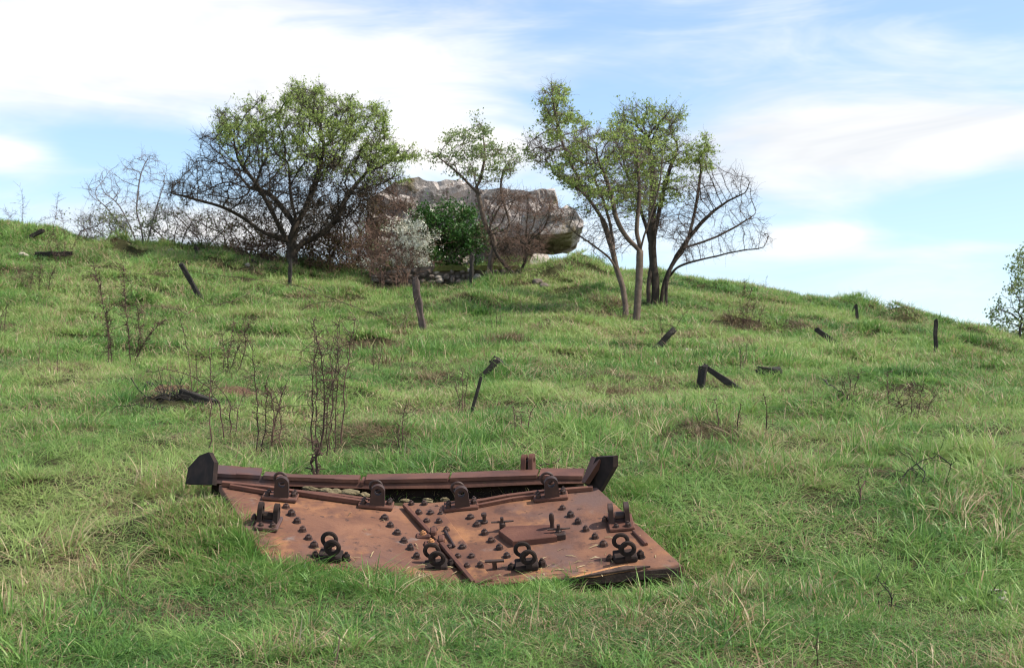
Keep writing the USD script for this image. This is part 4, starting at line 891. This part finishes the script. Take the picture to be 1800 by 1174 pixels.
whip('second long bramble running down towards the left end plate', [[(192, 740), (240, 742), (290, 765), (320, 782)], [(200, 745), (196, 775)]], 40, 16, (.02, .08), .0045, 'char', 'bramble', 'bramble')
whip('tangle of dark fallen brush around the burnt logs', [[(256, 700), (290, 694), (330, 706), (372, 722)], [(262, 704), (300, 712), (345, 714), (388, 734)], [(275, 696), (310, 704), (352, 708), (378, 716)], [(290, 716), (330, 722), (380, 738), (410, 748)], [(300, 700), (318, 690), (345, 700)], [(268, 708), (282, 698), (300, 706)],
      [(310, 716), (340, 706), (366, 712)], [(330, 726), (352, 716), (396, 726)]], 45, 42, (.04, .16), .008, 'char', 'fallen_brush', 'fallen brush', lean=.3)
whip('brown brambles arching right of the brown earth patch', [[(400, 770), (405, 720), (385, 680), (360, 665)], [(412, 765), (425, 700), (450, 680)], [(395, 760), (380, 700), (300, 650), (258, 655)]], 41, 20, (.02, .08), .005, 'thorn', 'bramble', 'bramble')
whip('small bare stems in the middle of the slope, left of the broken post', [[(1100, 640), (1098, 620), (1092, 605)], [(1060, 690), (1062, 665), (1060, 640)]], 42, 16)
whip('thin dark stems in the grass below the broken post', [[(1260, 755), (1262, 725), (1256, 700)], [(1290, 760), (1300, 730), (1302, 708)], [(1345, 740), (1346, 715), (1342, 690)]], 43, 20)
whip('sparse upright stalks in the open grass left of the flared end plate', [[(905, 765), (904, 735), (900, 712)], [(925, 760), (932, 730), (940, 712)], [(915, 764), (916, 740), (912, 722)]], 44, 20)


# ------------------------------------------------------------------ posts, fallen stakes, wire, stones
def timber(p0, p1, w, d, seed, taper=.85, broken=.25):
    """A weathered stake from p0 to p1 with chipped faces and a ragged top."""
    r = np.random.default_rng(seed); L_ = np.linalg.norm(p1 - p0); t = unit(p1 - p0); a = unit(np.cross(t, [.2, 1, .1])); b = np.cross(t, a)
    g_ = boxm(-w / 2, w / 2, -d / 2, d / 2, 0, L_, min(w, d) * .12); mm = trimesh.remesh.subdivide_to_size(g_.vertices, g_.faces, max(L_ / 12, .06), max_iter=8)
    v = np.array(mm[0]); z = v[:, 2] / L_
    v[:, :2] *= (1 - (1 - taper) * z)[:, None]
    nz = np.stack([meshkit.noise(np.c_[v * [14, 14, 5]] + seed * 3.1 + 9 * k, seed + k) for k in range(3)], 1) - .5
    v += nz * [w * .34, d * .34, 0]; top = z > .93
    v[top, 2] += (meshkit.noise(np.c_[v[top, :2] * 40, 0 * v[top, :1]] + seed, seed) - .6) * w * broken * 4
    return put(tris(v, mm[1]), frame(p0, a, b, t))


def post(label, b, t_, w, seed, mat='char', sink=.12, dy=0.0, lift=0.0, Y=None, cat='fence post', d=None, name='fence_post', **k):
    p0 = hit(*b) if Y is None else at(*b, Y); p1 = at(*t_, p0[1] + dy); p0 = p0 - unit(p1 - p0) * sink; p0, p1 = p0 + [0, 0, lift], p1 + [0, 0, lift]
    return single(name, timber(p0, p1, w, d or w * .8, seed, **k), M[mat], label, cat)


post('black charred fence post leaning left on the left slope', (354, 529), (318, 463), .13, 1)
post('brown weathered fence post with a broad top leaning in the middle of the slope', (745, 589), (729, 488), .125, 2, 'old_wood', taper=1.1)
post('upright dark fence post in front of the stone wall', (828, 506), (829, 446), .11, 3, dy=0)
post('upright slim black post alone on the right slope', (1645, 624), (1645, 561), .085, 4)
post('dark stake standing before the broad hawthorn trunk', (509, 503), (511, 455), .10, 5)
post('charred stake slanting upward right below the forked hawthorn', (1150, 617), (1184, 580), .12, 6, cat='charred stake', name='charred_stake')
post('upright half of the broken post on the right slope', (1231, 684), (1236, 641), .10, 7)
post('charred rail leaning down from the broken post to the grass', (1304, 689), (1237, 643), .075, 8, cat='charred rail', name='charred_rail', sink=.02, dy=.1)
post('short charred block lying in the grass right of the broken post', (1374, 668), (1332, 663), .12, 9, cat='charred block', name='charred_block', sink=.0, d=.14, lift=.09)
post('long charred stake slanting to the left high on the right slope', (1482, 613), (1433, 578), .11, 10, cat='charred stake', name='charred_stake')
post('bent charred stub with a kinked top in mid slope', (893, 652), (868, 632), .13, 11, cat='charred stub', name='charred_stub', sink=.05)
post('thin charred stalk hanging from the bent stub', (826, 738), (846, 662), .030, 12, cat='charred stake', name='charred_stake', sink=.05)
post('black lump where the charred stalk meets the bent stub', (846, 664), (872, 634), .075, 13, cat='charred stub', name='charred_stub', sink=.0)
post('small dark post beside the large grassy hummock on the skyline', (1507, 568), (1505, 535), .08, 14)
post('dark stick propped against the post on the skyline hummock', (1494, 556), (1503, 537), .05, 15, cat='stick', name='propped_stick')
post('dark stake leaning on the far left skyline', (44, 421), (76, 405), .13, 16)
post('grey dark plank lying in the grass on the far left slope', (62, 451), (126, 450), .14, 17, cat='plank', name='lying_plank', sink=0, d=.10, lift=.06)
post('burnt log half buried in the brown earth patch', (254, 690), (322, 704), .10, 18, cat='burnt log', name='burnt_log', sink=0, lift=.07)
post('smaller burnt log end lying right of the half buried log', (316, 704), (385, 724), .09, 19, cat='burnt log', name='burnt_log', sink=0, lift=.07)
post('thin black pole at the right edge below the leafy tree', (1793, 608), (1793, 573), .07, 20, Y=44.0)
post('small dark stub at the foot of the brown undergrowth', (452, 470), (443, 459), .16, 21, Y=41.5, cat='stub', name='dark_stub', sink=.05)
post('short dark stump under the bare limb of the broad hawthorn', (347, 447), (344, 434), .15, 22, Y=42.5, cat='stub', name='dark_stub', sink=.05)


def wire(label, pts, Ys, r=.006, barbs=True, seed=0):
    P = np.array([at(px, py, Y) for (px, py), Y in zip(pts, Ys)]); Q = smooth_path(P, max(14, int(np.linalg.norm(np.diff(P, axis=0), axis=1).sum() / .12)))
    rg = np.random.default_rng(seed); Q[1:-1] += rg.normal(0, .006, Q[1:-1].shape); Q[:, 2] = np.maximum(Q[:, 2], ground(Q[:, 0], Q[:, 1]) + .01)
    g_ = [tube(Q, r, 5)]
    if barbs:
        k = np.arange(1, len(Q) - 1, 2); d = unit(rg.normal(0, 1, (len(k), 3))); g_.append(frustums(Q[k] - d * .03, Q[k] + d * .03, np.full(len(k), r * .5), np.full(len(k), r * .5), 3))
    single('barbed_wire', cat_(g_), M['wire'], label, 'wire')


y1, y2, y3 = float(hit(354, 529)[1]), float(hit(745, 589)[1]), float(hit(509, 503)[1])
wire('slack barbed wire running right from the leaning black post', [(318, 472), (360, 481), (420, 488), (508, 500), (560, 516), (615, 536), (668, 556)], [y1, y1 - .1, y1 - .3, y3 - 3, y1 - 2, y2 + 3, y2 + 1.5], seed=1)
wire('slack wire running left from the leaning black post', [(318, 472), (290, 478), (265, 482), (235, 480)], [y1, y1 - .2, y1 - .6, y1 - 1.4], seed=2)
wire('taut wire falling left from the brown leaning post', [(736, 520), (712, 562), (694, 590), (680, 612)], [y2, y2 - .8, y2 - 1.6, y2 - 2.2], barbs=False, seed=3)
wire('slack loop of wire in the grass below the leaning black post', [(200, 538), (260, 537), (310, 542), (326, 552), (352, 538), (400, 532), (440, 512)], [y1 - 4.5, y1 - 4.6, y1 - 4.2, y1 - 4.5, y1 - 3.6, y1 - 3.2, y1 - 2], seed=4)
wire('thin wire arching over the grass left of the brown leaning post', [(530, 545), (560, 532), (585, 530), (625, 540)], [y2 + 1.5] * 4, seed=5)
wire('thin wire curving down from the lying charred block', [(1400, 650), (1440, 665), (1480, 690), (1500, 712)], [float(hit(1400, 655)[1]), float(hit(1440, 672)[1]), float(hit(1480, 698)[1]), float(hit(1500, 716)[1])], barbs=False, seed=7)
wire('short rusty wire in the grass right behind the beam eye', [(948, 815), (962, 816), (975, 814), (984, 806)], [9.3, 9.3, 9.35, 9.4], .004, False, 8)

for (ex0, ey0, er, lb) in ((292, 690, .62, 'bare brown earth bank with burnt logs on the left slope'), (412, 690, .3, 'brown earth scrape right of the burnt logs')):
    c = hit(ex0, ey0); th = np.linspace(0, 2 * np.pi, 33)[:-1]; V_ = []
    for q in np.linspace(0, 1, 9): V_.append(np.c_[c[0] + er * q * np.cos(th) * (1 + .3 * np.sin(th * 3 + ex0)), c[1] + er * .8 * q * np.sin(th), np.full(32, q)])
    V_ = np.vstack(V_); V_[:, 2] = ground(V_[:, 0], V_[:, 1]) + .06 * (1 - V_[:, 2] ** 2) + (meshkit.fbm(np.c_[V_[:, :2] * 7, V_[:, :1] * 0], 3, 8) - .5) * .12 * (1 - V_[:, 2] ** 2) - .03 * V_[:, 2]
    i_, j_ = np.meshgrid(np.arange(8), np.arange(32), indexing='ij'); k_ = (j_ + 1) % 32
    single('bare_earth', (V_, np.stack([i_ * 32 + j_, i_ * 32 + k_, (i_ + 1) * 32 + k_, (i_ + 1) * 32 + j_], -1).reshape(-1, 4)[:, ::-1]), M['earth'], lb, 'bare earth', kind='structure', smooth=True)
for i, (px, py, r, m_, lb) in enumerate([(40, 452, .15, 'stone', 'pale stone below the plank on the far left slope'), (485, 462, .22, 'stone', 'large pale stone at the foot of the broad hawthorn'), (300, 443, .12, 'stone', 'pale stone on the skyline under the low bare limb'),
        (352, 446, .12, 'stone', 'small pale stone beside the short dark stump'), (435, 468, .1, 'stone', 'small pale stone in the grass below the brown undergrowth'), (1345, 637, .08, 'stone_dark', 'brownish stone above the lying charred block'), (1210, 619, .08, 'stone', 'pale pinkish stone right of the charred slanting stake'),
        (1180, 629, .06, 'stone', 'tiny white stone below the charred slanting stake'), (1233, 578, .06, 'stone', 'tiny white stone right of the forked hawthorn'), (1752, 1048, .045, 'stone', 'white stone beside the short black twig, the upper one'), (1764, 1060, .04, 'stone', 'white stone beside the short black twig, the lower one'),
        (1695, 1056, .025, 'stone', 'tiny white stone left of the short black twig'), (945, 500, .2, 'stone_dark', 'brown lump of rubble at the right end of the stone wall'), (958, 507, .16, 'stone_dark', 'lower lump of rubble under the pale concrete slab'),
        (600, 1026, .02, 'stone', 'tiny pale stone in the grass in front of the left plate'), (655, 1128, .02, 'stone', 'tiny pale stone near the bottom edge below the left plate')]):
    c = hit(px, py); single('field_stone', rock(c + np.array([0, 0, r * .3]), (r, r * .8, r * .8), i + 60), M[m_], lb, 'stone', smooth=40)


# ------------------------------------------------------------------ grass
def patch(seed, n, R, h0, h1, lean, w, seg=3, curl=.5, clumps=14, cl=.045, weeds=0):
    """A tuft field: n bent blades, half of them gathered in clumps, thinning out towards the rim."""
    r = np.random.default_rng(seed)
    q = R * np.sqrt(r.random(n)) ** 1.15; a = r.uniform(0, 2 * np.pi, n); base = np.c_[q * np.cos(a), q * np.sin(a)]
    ci = r.integers(0, clumps, n); cq, ca = R * .9 * np.sqrt(r.random(clumps)), r.uniform(0, 2 * np.pi, clumps); C = np.c_[cq * np.cos(ca), cq * np.sin(ca)]
    cl_ = r.random(n) < .70
    base[cl_] = C[ci[cl_]] + r.normal(0, cl, (cl_.sum(), 2)); o = base - C[ci]
    da = np.where(cl_, np.arctan2(o[:, 1], o[:, 0]) + r.normal(0, 1.2, n), r.uniform(0, 2 * np.pi, n))
    ch = r.uniform(.65, 1.25, clumps)
    h = (h0 + (h1 - h0) * r.random(n) ** 1.5) * np.where(cl_, ch[ci] * 1.15, .8); ln = np.abs(r.normal(lean, lean * .6, n))
    out = np.c_[np.cos(da), np.sin(da), 0 * da]; sd = da + r.normal(0, .6, n); side = np.c_[-np.sin(sd), np.cos(sd), 0 * sd]
    ww = w * r.uniform(.65, 1.25, n); base = np.c_[base, np.full(n, -.02)]; V = []
    for k in range(seg + 1):
        t = k / seg
        c = base + out * (h * ln * (t * .45 + t ** 2))[:, None] + np.c_[0 * h, 0 * h, h * np.maximum(t - curl * np.minimum(ln, 1.5) * t ** 2.2 * .55, .12 * t)]
        if k < seg: V += [c - side * (ww * (1 - .75 * t ** 1.5) / 2)[:, None], c + side * (ww * (1 - .75 * t ** 1.5) / 2)[:, None]]
        else: V += [c]
    m = 2 * seg + 1; v = np.stack(V, 1).reshape(-1, 3); f = []
    for k in range(seg - 1): f += [[2 * k, 2 * k + 1, 2 * k + 3], [2 * k, 2 * k + 3, 2 * k + 2]]
    f += [[2 * seg - 2, 2 * seg - 1, 2 * seg]]
    g_ = tris(v, (np.array(f)[None] + (np.arange(n) * m)[:, None, None]).reshape(-1, 3))
    if weeds:                                   # broad leaved rosettes among the blades
        k = weeds * 9; a = r.uniform(0, 2 * np.pi, k); l = r.uniform(.015, .035, k); o = unit(np.c_[np.cos(a), np.sin(a), r.uniform(.2, .9, k)]); s_ = np.c_[-np.sin(a), np.cos(a), 0 * a]
        c = np.repeat(np.c_[r.normal(0, R * .5, (weeds, 2)), np.full(weeds, .015)], 9, 0)
        v = np.stack([c, c + o * (l * .5)[:, None] + s_ * (l * .28)[:, None], c + o * l[:, None] - [0, 0, .012], c + o * (l * .5)[:, None] - s_ * (l * .28)[:, None]], 1).reshape(-1, 3)
        g_ = cat_([g_, tris(v, (np.array([[0, 1, 2], [0, 2, 3]])[None] + (np.arange(k) * 4)[:, None, None]).reshape(-1, 3))])
    return g_


KINDS = []
def kind(c, n, mt, *a, **k):
    for q in range(n): KINDS.append((c, patch(len(KINDS) * 17 + 5, *a, **k), mt))
kind('near', 6, 'grass', 440, .24, .018, .085, 1.15, .0052, weeds=1, clumps=16, cl=.03)
kind('neartall', 4, 'grass', 270, .20, .05, .17, .75, .0068, seg=4, curl=.7, clumps=7, cl=.028)
kind('nearbrown', 2, 'grass_brown', 320, .20, .02, .075, 1.1, .005)
kind('mid', 6, 'grass', 440, .33, .022, .10, 1.05, .0078, clumps=13, cl=.04)
kind('midtall', 4, 'grass', 300, .26, .05, .165, .8, .0088, clumps=6, cl=.045)
kind('midbrown', 2, 'grass_brown', 360, .30, .03, .11, .9, .008)
kind('far', 6, 'grass', 540, .58, .05, .17, .75, .0155, seg=2, cl=.075, clumps=13)
kind('fartall', 3, 'grass', 420, .42, .08, .26, .65, .016, seg=2, clumps=6, cl=.08)
kind('farbrown', 2, 'grass_brown', 460, .45, .05, .17, .8, .013, seg=2, cl=.09)
kind('tuft', 5, 'grass', 22, .045, .04, .12, .75, .0065, seg=4, clumps=2, cl=.018)
kind('smalltuft', 4, 'grass', 26, .06, .02, .07, 1.0, .0055, clumps=4, cl=.02)
IDX = {}
for i, (c, _, _) in enumerate(KINDS): IDX.setdefault(c, []).append(i)

g = np.random.default_rng(99)
BROWN = [(110, 575, .6), (950, 500, .55), (790, 562, .4), (826, 540, .55), (1050, 553, .45), (960, 580, .35), (690, 606, .5), (1305, 560, .55), (1310, 605, .45), (290, 685, .7), (20, 850, .28), (1240, 768, .3), (385, 470, .5),
         (540, 520, .5), (410, 690, .45), (660, 765, .35), (1000, 472, .5), (1790, 845, .22), (210, 436, .3), (430, 480, .4), (1160, 505, .3), (1215, 503, .4), (1660, 602, .6), (1640, 720, .5), (60, 500, .8), (70, 690, .3), (75, 1000, .12),
         (1300, 765, .2), (640, 620, .4), (600, 740, .4), (860, 1075, .12), (960, 995, .1), (230, 880, .1), (400, 780, .3), (1480, 610, .4), (1560, 700, .4)]
BP = np.array([(*hit(px, py)[:2], r) for px, py, r in BROWN])
PXS, PYS, PSC, PID = [], [], [], []
BARE = [(*hit(a_, b_)[:2], c_) for a_, b_, c_ in ((292, 690, .62), (412, 690, .3), (290, 708, .5), (345, 722, .4))]


def lay(zone, y0, y1, sp, sc=1.0, tall=.16):
    ny_ = int((y1 - y0) / sp)
    for i in range(ny_):
        y = y0 + (i + .5) * sp; hw = .42 * y + .8; n = int(2 * hw / sp)
        x = -hw + (np.arange(n) + .5 + .5 * (i % 2)) * sp + g.normal(0, sp * .28, n); yy = y + g.normal(0, sp * .28, n)
        d = shapely.distance(shapely.points(x, yy), FOOT)
        ok = d > (.30 if y < 11 else 0)
        ok &= ~((yy > 8.3) & (yy < 9.02) & (x > -2.05) & (x < .75))
        ok &= ~((yy > 44.8) & (x > at(650, 400, 45)[0]) & (x < at(985, 400, 45)[0])) & ~((yy > 40.6) & (yy < 44) & (x > at(930, 460, 42)[0]) & (x < at(975, 460, 42)[0])) & ~((yy > YW - .3) & (yy < YW + .95) & (x > at(645, 460, YW)[0]) & (x < at(940, 460, YW)[0]))
        x, yy = x[ok], yy[ok]; p = np.stack([x, yy, 0 * x], -1)
        bare = np.min([np.hypot(x - q[0], (yy - q[1]) * 1.25) / q[2] for q in BARE], axis=0) > .8; x, yy, p = x[bare], yy[bare], p[bare]
        br = (np.exp(-((x[:, None] - BP[:, 0]) ** 2 + (yy[:, None] - BP[:, 1]) ** 2) / BP[:, 2] ** 2 * 1.6)).max(1) * .62 + np.clip((meshkit.noise(p * .9, 35) - .74) * 2.2, 0, .4)
        tl_ = np.clip((meshkit.fbm(p * .7, 2, 36) - .45) * 1.8, 0, .6) + tall * .5
        u, w = g.random(len(x)), g.random(len(x))
        for j in range(len(x)):
            c = zone + ('brown' if u[j] < br[j] else 'tall' if w[j] < tl_[j] else '')
            PID.append(g.choice(IDX[c]))
        PXS.append(x); PYS.append(yy); PSC.append(sc * (.75 + .55 * meshkit.fbm(p * 1.1, 2, 41)) * g.uniform(.85, 1.2, len(x)))


lay('near', 4.6, 7.6, .175, .86, .10); lay('near', 7.6, 11.4, .215, .98, .08); lay('mid', 11.4, 19, .32, 1.0, .10); lay('far', 19, 31, .48, .85); lay('far', 31, 46.5, .60, 1.0)
# single tufts round the plates and over their sunk front and left edges
def single_tufts(x, y, kinds, probs, s0, s1):
    PXS.append(x); PYS.append(y); PSC.append(g.uniform(s0, s1, len(x)))
    for c in g.choice(kinds, len(x), p=probs): PID.append(g.choice(IDX[c]))
x, y = g.uniform(-2.4, 1.6, 9000), g.uniform(6.4, 8.9, 9000); d = shapely.distance(shapely.points(x, y), FOOT)
ok = (d > .02) & (d < .42) & ~((x > .55) & (d < .12) & (y < 7.6)) & ~((y > 8.2) & (x > -1.8) & (x < .42)); single_tufts(x[ok], y[ok], ['tuft', 'smalltuft'], [.3, .7], .75, 1.15)
x, y = g.uniform(-2.3, .9, 1500), g.uniform(8.74, 9.05, 1500); single_tufts(x, y, ['tuft', 'smalltuft'], [.3, .7], .7, 1.1)
y = np.sqrt(g.uniform(4.9 ** 2, 12 ** 2, 420)); x = g.uniform(-1, 1, 420) * (.42 * y + .5); ok = shapely.distance(shapely.points(x, y), FOOT) > .25; single_tufts(x[ok], y[ok], ['nearbrown'], [1.0], .28, .55)
n_plain = sum(map(len, PXS))
E = np.array([(frontL + (seam1L - frontL) * t) for t in g.uniform(-.04, 1.0, 260)] + [seam1R + (frontR - seam1R) * t for t in g.uniform(-.1, .5, 70)] + [rearL + (frontL - rearL) * t for t in g.uniform(.3, 1.0, 120)])
single_tufts(E[:, 0] - np.r_[np.zeros(330), g.uniform(-.08, .08, 120)], E[:, 1] - np.r_[g.uniform(-.10, .10, 260), g.uniform(-.05, .10, 70), g.uniform(-.03, .05, 120)], ['tuft', 'smalltuft'], [.55, .45], .6, 1.2)
X, Y_, S_, I_ = np.concatenate(PXS), np.concatenate(PYS), np.concatenate(PSC), np.array(PID)
Z = ground(X, Y_); e = slice(n_plain, None)
Z[e] = np.maximum(Z[e], np.where(contains_xy(FOOT, X[e], Y_[e]), np.maximum(PL.z(X[e], Y_[e]), PR.z(X[e], Y_[e])) - .03, -9))
gx, gy = (ground(X + .15, Y_) - ground(X - .15, Y_)) / .3, (ground(X, Y_ + .15) - ground(X, Y_ - .15)) / .3
yaw = g.uniform(0, 2 * np.pi, len(X)); small = I_ >= IDX['tuft'][0]
nrm = unit(np.c_[-np.clip(gx, -.45, .45), -np.clip(gy, -.45, .45), np.ones_like(gx)]); nrm[small] = unit(np.r_['1,2,0', g.normal(0, .12, small.sum()), g.normal(0, .12, small.sum()), np.ones(small.sum())].reshape(3, -1).T if False else np.c_[g.normal(0, .12, small.sum()), g.normal(0, .12, small.sum()), np.ones(small.sum())])
ha = np.arccos(np.clip(nrm[:, 2], -1, 1)) / 2; ax = unit(np.c_[-nrm[:, 1], nrm[:, 0], 0 * ha])
w1, (x1, y1, z1) = np.cos(ha), (ax * np.sin(ha)[:, None]).T; w2, z2 = np.cos(yaw / 2), np.sin(yaw / 2)
Q = np.stack([w1 * w2 - z1 * z2, x1 * w2 + y1 * z2, y1 * w2 - x1 * z2, w1 * z2 + z1 * w2], 1)
# dead grass and crumbs blown onto the plates
lv, lf = [], []
for q in range(100):
    e_ = g.random(); pl = PL if q < 45 else PR; C0, C1, C2, C3 = CORN_L if q < 45 else CORN_R
    u_, v_ = g.random(), 1 - abs(g.normal(0, .16)) if g.random() < .7 else g.random()
    c = C0 + (C3 - C0) * u_ + (C1 - C0) * v_ + pl.n * .006; a_ = g.uniform(0, 2 * np.pi); d_ = pl.a * math.cos(a_) + pl.b * math.sin(a_); n_ = np.cross(pl.n, d_); l_ = g.uniform(.015, .09); w_ = g.uniform(.0015, .003); k_ = len(lv)
    lv += [c - d_ * l_ / 2 - n_ * w_, c - d_ * l_ / 2 + n_ * w_, c + pl.n * g.uniform(.003, .012) + n_ * w_, c + pl.n * .006 - n_ * w_, c + d_ * l_ / 2]; lf += [[k_, k_ + 1, k_ + 2], [k_, k_ + 2, k_ + 3], [k_ + 3, k_ + 2, k_ + 4]]
lit = tris(lv, lf); add_random(single('grass_litter', lit, M['grass_dry'], 'bits of dead grass lying on the rusty plates', 'grass litter', kind='stuff'), lit.vertices, lit.faces)
pi = UsdGeom.PointInstancer.Define(stage, '/World/grass')
tag(pi.GetPrim(), 'rough green meadow grass with straw coloured patches covering the hillside', 'grass', kind='stuff')
for i, (c, mesh_, mt) in enumerate(KINDS):
    usdkit.mesh(stage, f'/World/grass/tuft_{i:03d}', mesh_, M[mt]); add_random(f'/World/grass/tuft_{i:03d}', mesh_.vertices, mesh_.faces, i); pi.CreatePrototypesRel().AddTarget(f'/World/grass/tuft_{i:03d}')
pi.CreatePositionsAttr(Vt.Vec3fArray.FromNumpy(np.stack([X, Y_, Z], 1).astype(np.float32)))
pi.CreateProtoIndicesAttr(Vt.IntArray.FromNumpy(I_.astype(np.int32)))
pi.CreateScalesAttr(Vt.Vec3fArray.FromNumpy((S_[:, None] * np.stack([np.ones_like(S_), np.ones_like(S_), g.uniform(.85, 1.2, len(S_))], 1)).astype(np.float32)))
pi.CreateOrientationsAttr(Vt.QuathArray([Gf.Quath(*map(float, q)) for q in Q]))
print('patches', len(X), 'base tris', sum(len(k[1].faces) for k in KINDS))
